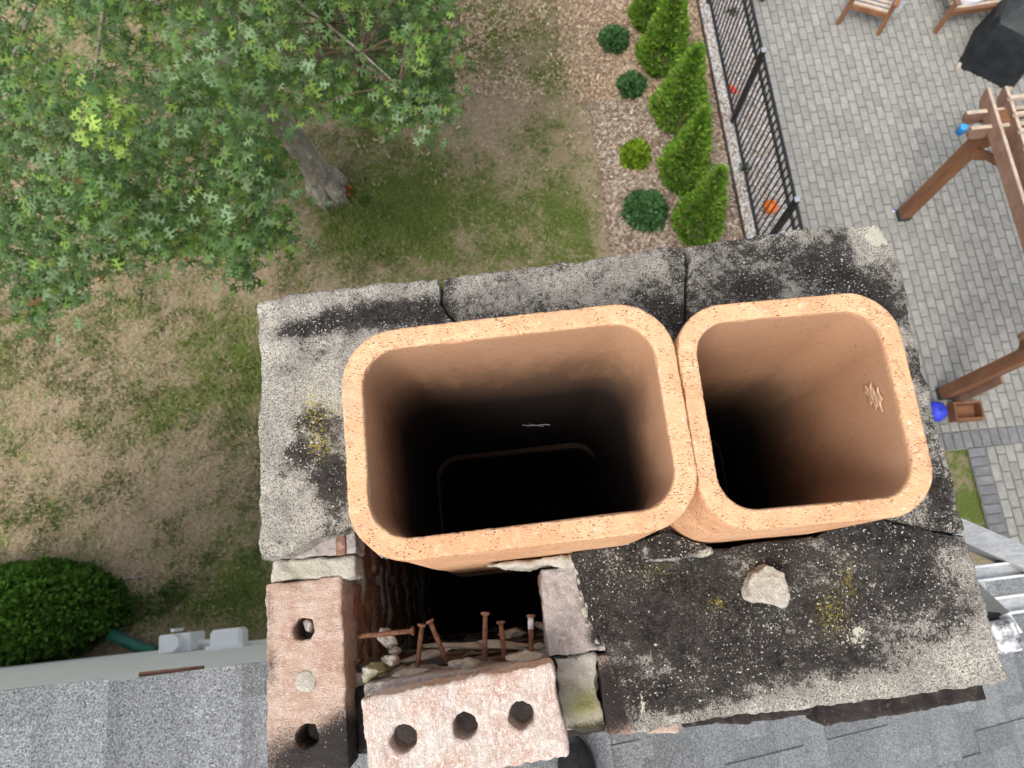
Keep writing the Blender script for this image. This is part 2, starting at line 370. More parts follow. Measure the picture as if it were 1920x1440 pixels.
M['rake'] = m_noise('rust_brown_edge', (.16, .085, .06), (.25, .14, .10), 20, .9, .001, 100)

# ================================================================== GROUND
def lawn_green(x, y):
    """how green the lawn is: 0 straw, 1 green (damp round the oak, thin by the house)"""
    v = .30 + .42*nz(x, y, 0, .55, 3) + .35*nz(x, y, 0, 1.7, 8) + .2*nz(x, y, 0, 4.5, 1)
    v += .62*math.exp(-(((x+1.45)/.95)**2+((y-5.0)/.65)**2)) + .3*math.exp(-(((x+.1)/.9)**2+((y-5.1)/1.2)**2))
    v += .35*math.exp(-(((x-1.1)/.4)**2+((y-4.3)/.9)**2)) - .35*math.exp(-(((x-.1)/1.0)**2+((y-6.5)/.5)**2))
    v += .30*math.exp(-(((x+3.4)/1.0)**2+((y-3.1)/.55)**2)) + .5*math.exp(-(((x+3.5)/.7)**2+((y-.25)/.4)**2)) - .12*math.exp(-(((x+4.6)/1.4)**2+((y-1.7)/1)**2))
    v += .5*math.exp(-(((x-5.2)/.5)**2+((y-.3)/.7)**2))
    v += .25*math.exp(-(((x+4.2)/1.8)**2+((y-2.4)/.5)**2)) + (.18 if y > 6.6 else 0)
    return v
xs = np.concatenate([[-45, -20, -9.5], np.arange(-9, 9.01, .1), [9.5, 20, 45]]); ys = np.concatenate([[-45, -20, -4], np.arange(-3, 13.01, .1), [14, 22, 45]])
X, Y = np.meshgrid(xs, ys); gv = np.stack([X.ravel(), Y.ravel(), np.zeros(X.size)], 1)
gv[:, 2] = [.02*nz(a, b, 0, .8, 2) - .03 if -9 < a < 9 and -3 < b < 13 and a < 1.4 and b > .3 else -.03 for a, b in gv[:, :2]]
nx = len(xs); ii, jj = np.meshgrid(np.arange(nx-1), np.arange(len(ys)-1)); q = (jj*nx+ii).ravel()
me = fastmesh('lawn', gv, np.stack([q, q+1, q+1+nx, q+nx], 1)); setattr_f(me, 'green', [lawn_green(a, b) for a, b in gv[:, :2]])
g = G('patchy_lawn', .95, .15); n1, n2, n3 = g.noise(3.5, 6, .7), g.noise(14, 5, .75), g.noise(60, 3, .7)
dry = g.mix(g.step(n2, .35, .65), (.34, .25, .165), (.52, .405, .285)); dry = g.mix(g.step(n3, .55, .7), dry, (.60, .48, .36)); dry = g.mix(g.step(n3, .42, .32), dry, (.17, .12, .07))
grn = g.mix(g.step(n3, .3, .7), (.085, .13, .025), (.19, .235, .06))
k = g.step(g.math('ADD', g.attr('green'), g.math('ADD', g.mad(n1, 1.5), g.math('ADD', g.mad(n2, 1.5), g.mad(n3, .6)))), .22, .80)
g.col(g.mix(k, dry, grn)); g.bump(g.math('ADD', n3, n2), .03, .9); M['lawn'] = g.m
tag(link('lawn', me, M['lawn'], smooth=True), kind='structure')
def flat(name, pts, z, mat, kind='structure', parent=None, thick=.0):
    o = pyd(name, [(p[0], p[1], z) for p in pts], [tuple(range(len(pts)))], mat, parent)
    if kind: o['kind'] = kind
    return o
BEDX, EDGX, FX, PATX = 1.55, 3.33, 3.47, 3.97
g = G('mulch_bed', .95, .15); v = g.vor(38, 'F1', 'Color', (1, 1.6, 1)); bw = g.n('ShaderNodeRGBToBW'); g.t.links.new(v, bw.inputs[0])
c = g.mix(g.step(bw.outputs[0], .2, .8), (.13, .085, .06), (.40, .31, .23)); c = g.mix(g.step(g.noise(1.6, 4), .4, .7), c, (.17, .115, .085)); g.col(c); g.bump(bw.outputs[0], .02, 1); M['mulch'] = g.m
bed = [(BEDX+.03*nz(0, t, 0, 2), t) for t in np.arange(2.5, 6.3, .15)] + [(1.45, 6.5), (1.25, 7.2), (1.3, 8.2), (1.1, 10.5), (EDGX, 10.5), (EDGX, 2.5)]
flat('mulch_bed', bed, .004, M['mulch'])
M['gravel'] = m_noise('river_gravel_bed', (.30, .28, .25), (.46, .44, .42), 25, .9, .02, 40, 0, None, (.2, .16, .12))
flat('gravel_strip', [(EDGX, 2.5), (EDGX, 10.5), (PATX, 10.5), (PATX, 2.5)], .002, M['gravel'])
edg = MB(); edg.box((EDGX-.012, 6.5, .025), (.024, 8, .06)); tag(edg.build('bed_edging', M['edging']), 'dark low edging strip between the mulch bed and the gravel', 'garden edging')

def scatter_bits(name, n, xr, yr, keep, colfn, size, mat, parent=None, z=.006, aspect=.35, tilt=.5, label=None, cat=None):
    x = rng.uniform(*xr, n); y = rng.uniform(*yr, n)
    k = np.array([keep(a, b) for a, b in zip(x, y)]); x, y = x[k], y[k]; n = len(x)
    a = rng.uniform(0, 2*PI, n); L = rng.uniform(*size, n); W = L*aspect*rng.uniform(.6, 1.4, n)
    up = rng.uniform(0, tilt, n)*L; d = np.stack([np.cos(a), np.sin(a)], 1); p = np.stack([-d[:, 1], d[:, 0]], 1)
    c = np.stack([x, y], 1); zz = z+rng.uniform(0, .006, n)
    q = np.zeros((n, 4, 3)); q[:, 0, :2] = c-d*L[:, None]/2-p*W[:, None]/2; q[:, 1, :2] = c-d*L[:, None]/2+p*W[:, None]/2
    q[:, 2, :2] = c+d*L[:, None]/2+p*W[:, None]/2; q[:, 3, :2] = c+d*L[:, None]/2-p*W[:, None]/2
    q[:, :2, 2] = zz[:, None]; q[:, 2:, 2] = (zz+up)[:, None]
    col = np.repeat(np.array([colfn(a_, b_) for a_, b_ in zip(x, y)]), 4, 0)
    me = fastmesh(name, q.reshape(-1, 3), np.arange(4*n).reshape(-1, 4), col)
    return tag(link(name, me, mat, parent), label, cat, kind='stuff')
def chipcol(x, y):
    r = random.random(); b = random.uniform(.6, 1.15)
    if y < 6.4 and x > 1.4: base = (.46, .375, .29) if r < .5 else ((.25, .165, .115) if r < .85 else (.60, .54, .47))
    else: base = (.52, .385, .25) if r < .45 else ((.33, .21, .14) if r < .8 else (.62, .50, .36))
    return [q_*b for q_ in base]
def in_mulch(x, y):
    if x > EDGX-.03: return False
    if y < 6.4: return x > BEDX+.02+.1*random.random()*(random.random() < .2)-.15*(random.random() < .06)
    if x > 1.3: return True
    return (x > -1.5+.8*nz(x, y, 0, 1.2)-.3) and y > 6.35+max(0, (1.3-x)*.22)+.35*nz(x, y, 0, 1.5, 5) and random.random() < .55+1.6*nz(x, y, 0, 1.8, 4)+.6*nz(x, y, 0, 5, 4)
scatter_bits('wood_chips', 85000, (-2, 3.4), (2.6, 10), in_mulch, chipcol, (.016, .05), M['ground_bits'], label='tan and brown wood chip mulch', aspect=.42)
scatter_bits('stray_wood_chips', 2600, (-1.8, 1.6), (5.0, 8.4), lambda x, y: random.random() < max(0, (y-5)/3), chipcol, (.02, .06), M['ground_bits'])
def grcol(x, y):
    r = random.random(); b = random.uniform(.6, 1.1)
    return [q_*b for q_ in ((.66, .65, .64) if r < .45 else ((.36, .25, .17) if r < .75 else ((.42, .47, .55) if r < .9 else (.16, .13, .10))))]
# gravel: small faceted pebbles
n = 26000; gx = rng.uniform(EDGX+.01, PATX-.01, n); gy = rng.uniform(3.0, 10.2, n); gr = rng.uniform(.009, .024, n); ga = rng.uniform(0, PI, n)
octv = np.array([[1, 0, 0], [0, 1, 0], [-1, 0, 0], [0, -1, 0], [0, 0, .7]]); vv = np.zeros((n, 5, 3))
for k_ in range(5):
    cx_, sx_ = octv[k_, 0], octv[k_, 1]*.7
    vv[:, k_, 0] = gx+gr*(cx_*np.cos(ga)-sx_*np.sin(ga)); vv[:, k_, 1] = gy+gr*(cx_*np.sin(ga)+sx_*np.cos(ga)); vv[:, k_, 2] = .004+gr*octv[k_, 2]
ff = np.array([[0, 1, 4], [1, 2, 4], [2, 3, 4], [3, 0, 4]]); F_ = (ff[None]+(np.arange(n)*5)[:, None, None]).reshape(-1, 3)
tag(link('gravel', fastmesh('gravel', vv.reshape(-1, 3), F_, np.repeat(np.array([grcol(0, 0) for _ in range(n)]), 5, 0)), M['ground_bits']), kind='stuff')
# grass: short blades, straw or green as the lawn is
def grasscol(x, y):
    k = lawn_green(x, y)+random.gauss(0, .28); b = random.uniform(.7, 1.25)
    return [q_*b for q_ in ((.15, .19, .045) if k > .62 else ((.28, .26, .11) if k > .42 else (.42, .335, .225)))]
def in_lawn(x, y): return (x < BEDX-.02) and not (x < 4 and y < -.2)
scatter_bits('grass', 130000, (-7.5, 1.7), (-.2, 9), in_lawn, grasscol, (.02, .055), M['ground_bits'], aspect=.13, tilt=.5, label='short patchy grass, straw coloured with green patches')
# green tufts standing out of the straw near the house and oak
n = 8500; tv, tf, tc = [], [], []
for i in range(n):
    x, y = random.uniform(-7.5, 1.45), random.uniform(.0, 7.4)
    if (nz(x, y, 0, .9, 5)+.8*nz(x, y, 0, 2.6, 2) < .08 or x > -1.2) and random.random() > .55*lawn_green(x, y): continue
    for b in range(22):
        a = random.uniform(0, 2*PI); r0 = abs(random.gauss(0, .06)); L = random.uniform(.02, .06); bx, by = x+r0*math.cos(a), y+r0*math.sin(a)
        k0 = len(tv); w = .006; tv += [(bx-w, by+w, 0), (bx+w, by-w, 0), (bx+L*.6*math.cos(a), by+L*.6*math.sin(a), L*.8)]; tf.append((k0, k0+1, k0+2))
        br = random.uniform(.6, 1.2); tc += [(.14*br, .20*br, .05*br)]*3
tag(link('grass_tufts', fastmesh('grass_tufts', tv, tf, tc), M['ground_bits']), kind='stuff')

# ================================================================== PATIO
patio = bpy.data.objects.new('patio', None); C.objects.link(patio); patio['kind'] = 'structure'
YS = 1.30                                    # the soldier course; lawn patch and path lie south of it
flat('joint_sand', [(PATX, YS-.22), (PATX, 11), (11, 11), (11, YS-.22)], .006, M['joint'], None, patio)
flat('path_sand', [(5.47, -.6), (5.47, YS-.22), (11, YS-.22), (11, -.6)], .006, M['joint'], None, patio)
def paver_mesh(w, l):
    mb = MB(); mb.box((0, 0, .010), (w-.011, l-.011, .028), bev=.006); return mb.mesh('paver')
PW, PL = .113, .213
pm, pmd = paver_mesh(PW, PL), paver_mesh(PW, PL)
pm.materials.append(M['paver']); pmd.materials.append(M['paver_dark'])
cells = []
col = 0; x = PATX+PW/2
while x < 8.6:
    y = YS+PL/2+(PL/2 if col % 2 else 0)
    if col % 2: cells.append((x, YS+PL/4, pm, 0, .5))
    while y < 10.6: cells.append((x, y, pm, 0, 1)); y += PL
    x += PW; col += 1
x = PATX+PW/2
while x < 8.6: cells.append((x, YS-PL/2-.0, pmd, 0, 1)); x += PW
y = YS-PL-PW/2
while y > -.6: cells.append((5.47+PL/2, y, pmd, PI/2, 1)); y -= PW
x = 5.47+PL+PW/2; col = 0
while x < 8:
    y = YS-PL-PL/2-(PL/2 if col % 2 else 0)
    if col % 2: cells.append((x, YS-PL-PL/4, pm, 0, .5))
    while y > -.6: cells.append((x, y, pm, 0, 1)); y -= PL
    x += PW; col += 1
def seen(x, y, z=0, mar=25):
    u, v = proj(x, y, z); return -mar < u < 1920+mar and -mar < v < 1440+mar
def hid(x, y):
    u, v = proj(x, y, 0); return v > 430 and u < 1655+.2725*(v-420)-20
vis = [c_ for c_ in cells if seen(c_[0], c_[1]) and not hid(c_[0], c_[1])]
vis.sort(key=lambda c_: c_[0]**2+c_[1]**2); near = vis[:298]; ns_ = set(id(c_) for c_ in near)
rest = [c_ for c_ in cells if id(c_) not in ns_ and seen(c_[0], c_[1], 0, 260)]
for (x, y, m_, r, sc) in near:
    o = bpy.data.objects.new('paver', m_); C.objects.link(o); o.parent = patio
    o.location = (x+random.gauss(0, .0012), y+random.gauss(0, .0012), random.uniform(0, .005)); o.scale = (1, sc, 1)
    o.rotation_euler = (random.gauss(0, .006), random.gauss(0, .006), r+random.gauss(0, .008))
cube = np.array([v.co[:] for v in pm.vertices]); cf = [tuple(p.vertices) for p in pm.polygons]
for mname, mm in (('paver', pm), ('paver_dark', pmd)):
    V, Fq, tc = [], [], []
    for (x, y, m_, r, sc) in rest:
        if m_ is not mm: continue
        k0 = len(V); cr, sr = math.cos(r+random.gauss(0, .008)), math.sin(r); z = random.uniform(0, .005)
        b = random.uniform(.89, 1.11)
        for v in cube: V.append((x+v[0]*cr-v[1]*sc*sr, y+v[0]*sr+v[1]*sc*cr, v[2]+z)); tc.append(b)
        Fq += [tuple(k0+i for i in f) for f in cf]
    if V:
        o = pyd('far_paver', V, Fq, None, patio, attrs={'bright': tc}); o['kind'] = 'stuff'
        mt = M[mname].copy(); nt = mt.node_tree; bs = [n_ for n_ in nt.nodes if n_.type == 'HUE_SAT'][0]
        an = nt.nodes.new('ShaderNodeAttribute'); an.attribute_name = 'bright'; nt.links.new(an.outputs['Fac'], bs.inputs['Value']); o.data.materials.append(mt)
tag(patio, kind='structure')

# ================================================================== HOUSE ROOF AND WALL
house = thing('house', 'grey shingled gable roof and pale siding wall beside the chimney', 'house')
def roofz(x): return CAMZ-(2.28+.47*x) if x > -1.7 else CAMZ-(2.28+.47*(-3.4-x))
RX = [-6.9, -1.7, 3.2]; RAKE = -.105
rv = []
for x in RX: rv += [(x, RAKE-.02, roofz(x)-.03), (x, -8, roofz(x)-.03)]
pyd('roof', rv, [(0, 1, 3, 2), (2, 3, 5, 4)], M['shingle'], house)
sl = math.atan(.47); EXPO = .131
shv = []
for w in (.20, .28, .36):
    mb = MB(); nseg = 1
    mb.profile([(-.19, 0), (.14, .0), (.14, .008), (-.19, .0015)], (0, 0, 0), (1, 0, 0), (0, 0, 1), (0, 1, 0), w-.004); mesh_ = mb.mesh('shingle'); mesh_.materials.append(M['shingle']); shv.append((w, mesh_))
ci = 0; x = -1.5
while x < 2.2:
    y = RAKE-random.uniform(0, .014)+.006; prev = 0
    ymin = -1.0 if x > -.45 else -.75
    while y > ymin:
        w, me_ = random.choice(shv)
        o = bpy.data.objects.new('shingle', me_); C.objects.link(o); o.parent = house
        lift = random.choice([0, 0, .006]) if y < RAKE-.05 else 0
        o.location = (x, y-w/2, roofz(x)-.012+lift); o.rotation_euler = (random.gauss(0, .002), sl+.018, random.gauss(0, .002)); y -= w
    x += EXPO
for (xa, xb) in ((-1.5, -1.0), (-.93, -.80), (.6, 1.4)):
    rk = MB(); rk.bar((xa, RAKE-.006, roofz(xa)-.026), (xb, RAKE-.009, roofz(xb)-.026), .022, .012); rk.build('drip_edge', M['rake'], house)
fb = MB(); fb.bar((-1.75, RAKE-.03, roofz(-1.75)-.13), (3.2, RAKE-.03, roofz(3.2)-.13), .022, .17)
fb.build('fascia', M['white'], house)
WY = -.27
pyd('soffit', [(-1.75, RAKE-.03, roofz(-1.75)-.2), (3.2, RAKE-.03, roofz(3.2)-.2), (3.2, WY-.02, roofz(3.2)-.2), (-1.75, WY-.02, roofz(-1.75)-.2)], [(0, 1, 2, 3)], M['white'], house)
z = 0.35; sb = None
while z < 7.3:
    # board length follows the gable
    xl = -6.4; xr = 3.0
    if z > roofz(3.0)-.2: xr = -1.7+(roofz(-1.7)-.2-z)/.47
    if z > roofz(-6.4)-.2: xl = -1.7-(roofz(-1.7)-.2-z)/.47
    if xr-xl < .3: break
    mb = MB(); mb.profile([(0, 0), (.016, 0), (.003, .104), (0, .104)], ((xl+xr)/2, WY, z), (0, 1, 0), (0, 0, 1), (1, 0, 0), xr-xl)
    mb.build('siding_board', M['white'], house); z += .1
mb = MB(); mb.box((-1.7, WY-.11, 1.6), (9.4, .2, 3.2)); mb.profile([(-6.0, 1.6), (2.9, 1.6), (2.9, roofz(2.9)-.25), (-1.7, roofz(-1.7)-.25), (-6.0, roofz(-6.0)-.25)], (0, WY-.12, 0), (1, 0, 0), (0, 0, 1), (0, 1, 0), .2); mb.box((-1.7, WY-.13, .17), (9.6, .27, .38))
mb.build('wall', M['mortar_in'], house)
for (px, py, w, d, hh) in ((327, 1197, .30, .17, .34),):
    p = at(px, 1190, 7.3); mb = MB(); mb.box((p.x, WY+.016+d/2, p.z-hh/2), (w, d, hh), bev=.012); mb.box((p.x-.02, WY+.05+d, p.z-.10), (.03, .03, .2))
    t = thing('meter_box', 'white utility meter box on the siding wall, the taller one nearer the bush', 'meter box')
    mb.build('box', M['white_box'], t); mb = MB(); mb.tube([(p.x+.02, WY+.11, p.z-.02), (p.x+.02, WY+.11, p.z+.12)], .075, 16); mb.build('meter', M['white_box'], t)
    mb = MB(); mb.tube([(p.x+.15, WY+.08, p.z-.2), (p.x+.38, WY+.06, p.z-.2)], .03, 8); mb.build('conduit', M['white_box'], t)
p = at(422, 1186, 7.2); t = thing('vent_hood', 'white louvred vent hood on the siding wall, close to the chimney', 'vent')
mb = MB(); mb.box((p.x, WY+.10, p.z-.1), (.30, .17, .2), bev=.03); mb.build('hood', M['white_box'], t); mb = MB(); mb.box((p.x, WY+.03, p.z-.1), (.34, .03, .26)); mb.build('flange', M['white_box'], t)
gp = [at(205, 1188, 8.8), at(235, 1202, 8.85), at(262, 1215, 8.85), at(292, 1222, 8.8)]
o = MB().tube(gp, .065, 12).build('drain_pipe', M['green_pipe'], None, True); tag(o, 'green corrugated drain pipe coming out from under the big bush', 'drain pipe')
for i in range(10):
    p = at(200+i*7+random.uniform(-3, 3), 1088-i*.7, 8.97); o = lump('stone', (p.x, p.y, .01), (random.uniform(.02, .04), .025, .02), M['mortar_in'], None, 300+i, 1)
    tag(o, 'small grey stone in the short row on the lawn above the big bush', 'stone', 'row of small stones on the lawn')

# ================================================================== CHIMNEY
chim = thing('chimney', 'square brick chimney with cracked cement cap and two orange clay flues', 'chimney', (0, 0, 0))
XL, XR, YF, YB = -.3125, .515, -.176, .392; BW = .092; CH = .067; TOP = CAMZ-.93
brick_variants = []
for i in range(3):
    o = solid('brick_proto', [(-.0995, -.0455), (.0995, -.0455), (.0995, .0455), (-.0995, .0455)], 0, .057, M['brick'], None, .005, (), 2, ((30, .004), (120, .0025)), i*7.7)
    brick_variants.append(o.data); bpy.data.objects.remove(o)
def put_brick(x, y, ztop, rz, L=.203, mat=None, name='brick', label=None, drop=0, me_=None):
    me_ = me_ or random.choice(brick_variants); o = bpy.data.objects.new(name, me_); C.objects.link(o); o.parent = chim
    o.location = (x, y, ztop-.057-drop); o.rotation_euler = (random.gauss(0, .01), random.gauss(0, .01), rz+random.gauss(0, .008)); o.scale = (L/.203, 1, 1)
    if label: o['label'] = label
    if mat: o.material_slots[0].link = 'OBJECT'; o.material_slots[0].material = mat
    return o
NC = 13
for c_ in range(1, NC):
    zt = TOP-CH*c_; off = (.1 if c_ % 2 else 0)
    segs = [('x', XL, XR, YF+.046), ('x', XL, XR, YB-.046), ('y', YF+BW+.01, YB-BW-.01, XL+.046), ('y', YF+BW+.01, YB-BW-.01, XR-.046)]
    for (ax, a, b, f) in segs:
        p = a-(off if ax == 'x' else off)
        while p < b-.01:
            s, e = max(p, a), min(p+.203, b)
            if e-s > .03:
                jog = random.gauss(0, .003)
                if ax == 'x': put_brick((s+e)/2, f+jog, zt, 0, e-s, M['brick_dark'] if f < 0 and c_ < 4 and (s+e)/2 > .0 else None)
                else: put_brick(f+jog, (s+e)/2, zt, PI/2, e-s)
            p += .213
# mortar between the courses, squeezed out unevenly on the inside
for c_ in range(1, NC):
    zt = TOP-CH*c_+.010; xi, yi = XL+BW, YF+BW
    mb = MB()
    ring_in = []
    inner = []
    for t_ in np.arange(YB-BW, yi, -.008): inner.append((xi+-.0005+max(-.003, .008*nz(xi, t_, zt, 22, c_)+.005*nz(xi, t_, zt, 70, c_)), t_))
    for t_ in np.arange(xi, XR-BW, .008): inner.append((t_, yi+.001+max(-.004, .010*nz(t_, yi, zt, 25, c_+4)+.008*nz(t_, yi, zt, 80, c_+4))))
    inner += [(XR-BW, yi), (XR-.005, yi), (XR-.005, YF+.006), (XL+.006, YF+.006), (XL+.006, YB-.006), (xi, YB-.006)]
    mb.prism(inner, zt-.012, zt+.003); mb.prism([(xi+.001, YB-BW+.004), (xi+.001, YB-.006), (XR-.005, YB-.006), (XR-.005, yi+.001), (XR-BW, yi+.001), (XR-BW, YB-BW+.004)][::-1], zt-.012, zt+.003)
    mb.build('mortar_joint', M['mortar_in'], chim)
# core of mortar inside the wythes, and the shaft down to the lawn
zb = TOP-CH*NC-.01
mb = MB()
for (a, b, c1, d) in ((XL+.012, XR-.012, YF+.012, YF+BW-.008), (XL+.012, XR-.012, YB-BW+.008, YB-.012), (XL+.012, XL+BW-.008, YF+.012, YB-.012), (XR-BW+.008, XR-.012, YF+.012, YB-.012)):
    mb.prism([(a, c1), (b, c1), (b, d), (a, d)], zb, TOP-CH-.06)
mb.build('mortar_core', M['mortar_in'], chim)
mb = MB()
for (a, b, c1, d) in ((XL+.004, XR-.004, YF+.004, YF+BW), (XL+.004, XR-.004, YB-BW, YB-.004), (XL+.004, XL+BW, YF+BW+.0005, YB-BW-.0005), (XR-BW, XR-.004, YF+BW+.0005, YB-BW-.0005)):
    mb.prism([(a, c1), (b, c1), (b, d), (a, d)], -.05, zb-.001)
for k_ in range(int(zb/CH)):
    z0 = zb-.002-CH*(k_+1)+.01
    mb.prism([(XL, YF), (XR, YF), (XR, YF+.0035), (XL, YF+.0035)], z0, z0+.056); mb.prism([(XL, YB-.0035), (XR, YB-.0035), (XR, YB), (XL, YB)], z0, z0+.056)
    mb.prism([(XL, YF+.004), (XL+.0035, YF+.004), (XL+.0035, YB-.004), (XL, YB-.004)], z0, z0+.056); mb.prism([(XR-.0035, YF+.004), (XR, YF+.004), (XR, YB-.004), (XR-.0035, YB-.004)], z0, z0+.056)
o = mb.build('brick_shaft', M['brick'], chim); o['kind'] = 'stuff'
mb = MB(); mb.box((.1, .1, zb-.3), (XR-XL-2*BW, YB-YF-2*BW, .02)); mb.build('shaft_plate', M['brick_dark'], chim)  # flat dark plate closing the shaft

# top course: what the broken cap leaves bare
def A(dark=None, moss=None, h=.93, bd=0, bmo=0, extra=None):
    d = {'dark': blobs(dark or [], h, bd), 'moss': blobs(moss or [], h, bmo)}
    if extra: d.update(extra)
    return d
lb = solid('top_brick', [(-.3125, .036), (-.2205, .036), (-.2205, -.177), (-.3125, -.177)], TOP-.057, TOP, M['brick_left'], chim, .0024,
      [(-.268, -.020, .0135), (-.267, -.138, .0135)], 2, ((25, .0022), ((60, 160, 60), .0014), (300, .0007)), 3, attrs=A([(505, 1130, 16, 60, .6), (505, 1250, 20, 60, .7), (560, 1425, 120, 70, 1.0), (650, 1390, 40, 70, .6), (610, 1180, 50, 60, -.3)], bd=-.1))
lb['label'] = 'sooty pinkish brick with three core holes at the left edge of the chimney'
o = lump('mortar_plug', (-.2665, -.017, TOP-.028), (.009, .010, .02), M['brick_grey'], chim, 41, 3); setattr_f(o.data, 'dark', [0]*len(o.data.vertices))
o = solid('mortar_fill', [(-.267+.0125*math.cos(t), -.079+.0128*math.sin(t)) for t in np.linspace(0, 2*PI, 13)[:-1]], TOP-.02, TOP+.001, M['mortar'], chim, .0018, (), 2, ((90, .0015), (300, .001)), 9, .003, .0008, A(bd=-.1))
# mortar smear and second left brick running under the cap
blk = [at(507, 1052, .93), at(664, 1042, .93), at(666, 1080, .93), at(508, 1092, .93)]
solid('mortar_bed', [p[:2] for p in blk], TOP-.05, TOP-.003, M['mortar'], chim, .0025, (), 3, ((30, .004), (90, .003), (300, .001)), 12, attrs=A([(640, 1070, 30, 12, .2)], [(560, 1070, 60, 20, .25)]))
blk = [at(484, 985, .93), at(664, 975, .93), at(666, 1038, .93), at(487, 1050, .93)]
solid('mortar_smeared_brick', [p[:2] for p in blk], TOP-.055, TOP-.004, M['brick_grey'], chim, .0025, (), 3, ((25, .003), (110, .002)), 15, attrs=A([(495, 1045, 14, 25, .8)], bd=-.05))
blk = [at(628, 998, .93), at(646, 996, .93), at(648, 1040, .93), at(630, 1043, .93)]
solid('brick_chip', [p[:2] for p in blk], TOP-.01, TOP-.0005, M['brick'], chim, .002, (), 2, ((60, .001),), 16)
put_brick(XL+.050, .19, TOP-.001, PI/2); put_brick(XL+.050, .32, TOP-.001, PI/2, .05)
for k_ in range(4): put_brick(XL+.1+k_*.209, YB-.052, TOP-.001, 0, .2 if k_ < 3 else .16)
for k_ in range(2): put_brick(XR-.050, -.02+.18*k_, TOP-.001, PI/2, .17)
# front row
und = solid('front_brick', [(-.196, -.0865), (.023, -.0815), (.023, -.172), (-.196, -.176)], TOP-.04, TOP+.014, M['brick_grey'], chim, .0026, (), 2, ((25, .002), (120, .0012)), 21, attrs=A([(700, 1300, 30, 30, .5)], bd=.12))
und['label'] = 'brick lying under the loose pink brick'
hr = solid('grey_brick', [at(1012, 1067, .925)[:2], at(1150, 1052, .925)[:2], at(1250, 1190, .925)[:2], at(1140, 1217, .925)[:2], at(1026, 1233, .925)[:2]], TOP-.055, TOP+.004, M['brick_grey'], chim, .0024, (), 2, ((25, .003), (110, .002), (300, .0008)), 24,
      attrs=A([(1115, 1140, 14, 30, .75), (1110, 1190, 25, 25, .8), (1085, 1110, 20, 25, .2), (1125, 1205, 12, 12, .5)], bd=-.15))
put_brick(.12, -.03, TOP-.066, 0)
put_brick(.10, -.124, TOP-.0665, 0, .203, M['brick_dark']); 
mo = solid('mortar_block', [at(1040, 1234, .93)[:2], at(1117, 1229, .93)[:2], at(1122, 1300, .93)[:2], at(1138, 1360, .93)[:2], at(1130, 1372, .93)[:2], at(1060, 1368, .93)[:2]], TOP-.055, TOP-.004, M['mortar'], chim, .0022, (), 2, ((30, .005), (70, .004), (300, .001)), 27,
      attrs=A([(1100, 1378, 70, 22, 1.2), (1070, 1250, 40, 15, .1), (1090, 1278, 30, 3, .25)], [(1095, 1320, 45, 28, .9)]))
sv = solid('side_brick', [at(1118, 1230, .93)[:2], (.16, -.083), (.16, -.176), at(1142, 1378, .93)[:2]], TOP-.055, TOP-.001, M['brick_left'], chim, .0025, (), 2, ((25, .002), (120, .0015)), 29, attrs=A([(1150, 1330, 50, 60, .9), (1135, 1250, 25, 30, .35)], bd=.15))
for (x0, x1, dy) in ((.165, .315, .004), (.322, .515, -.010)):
    solid('gap_shade_block', [(-.2195, -.095), (-.1985, -.095), (-.1985, -.172), (-.2195, -.172)], TOP-.08, TOP-.045, M['brick_dark'], chim, .003) if x0 < .2 else None  # dark block standing in for the shade of the empty gap
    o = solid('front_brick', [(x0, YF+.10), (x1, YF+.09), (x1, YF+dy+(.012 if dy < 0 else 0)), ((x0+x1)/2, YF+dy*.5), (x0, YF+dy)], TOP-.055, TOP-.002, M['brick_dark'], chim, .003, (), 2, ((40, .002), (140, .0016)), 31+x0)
# rubble in the cavity
for i, (px, py, h, sx, sy) in enumerate([(876, 1246, .945, 30, 13), (1000, 1234, .945, 36, 15), (726, 1198, .985, 18, 16), (700, 1258, .94, 20, 15), (735, 1240, .96, 16, 10), (770, 1262, .95, 28, 7), (945, 1210, 1.02, 45, 8), (1060, 1213, 1.0, 30, 8), (1030, 1175, 1.1, 30, 8),
        (870, 1212, 1.03, 60, 7), (800, 1228, 1.01, 50, 8), (1095, 1225, .95, 14, 8), (1140, 1210, .95, 12, 8), (960, 1188, 1.08, 26, 8), (1015, 1213, .97, 20, 7), (740, 1222, .97, 10, 7), (1076, 1232, .94, 9, 6)]):
    p = at(px, py, h); o = lump('mortar_chunk', p, (sx/1400*h, sy/1400*h, .016), M['mortar'], chim, 60+i, 4, .55, 0, random.uniform(-.2, .2))
    n_ = len(o.data.vertices); setattr_f(o.data, 'dark', [-.1]*n_); setattr_f(o.data, 'moss', [.9 if i in (3,) else .0]*n_)
# masonry bits on the broken edge of the cap
for i, (px, py, s) in enumerate([(1094, 1112, 8), (1104, 1133, 9), (1090, 1120, 6), (1098, 1152, 7), (1112, 1160, 6), (1088, 1088, 9), (1082, 1070, 8), (1098, 1147, 10), (1100, 1170, 5), (1120, 1203, 6)]):
    p = at(px, py, .915); o = lump('mortar_crumb', p, (s*.8/1400*.9, s/1400*.9, .006), M['mortar'], chim, 120+i, 2, .4); n_ = len(o.data.vertices); setattr_f(o.data, 'dark', [-.2 if i == 1 else .1]*n_)
for i in range(16):
    p = random.choice([at(random.uniform(1210, 1700), random.uniform(1060, 1330), .884), at(random.uniform(500, 630), random.uniform(680, 980), .884)]); q_ = random.uniform(.0012, .003)
    o = lump('mortar_crumb', p, (q_, q_*.8, q_*.6), M['mortar'], chim, 160+i, 1, .4); setattr_f(o.data, 'dark', [-.1]*len(o.data.vertices))
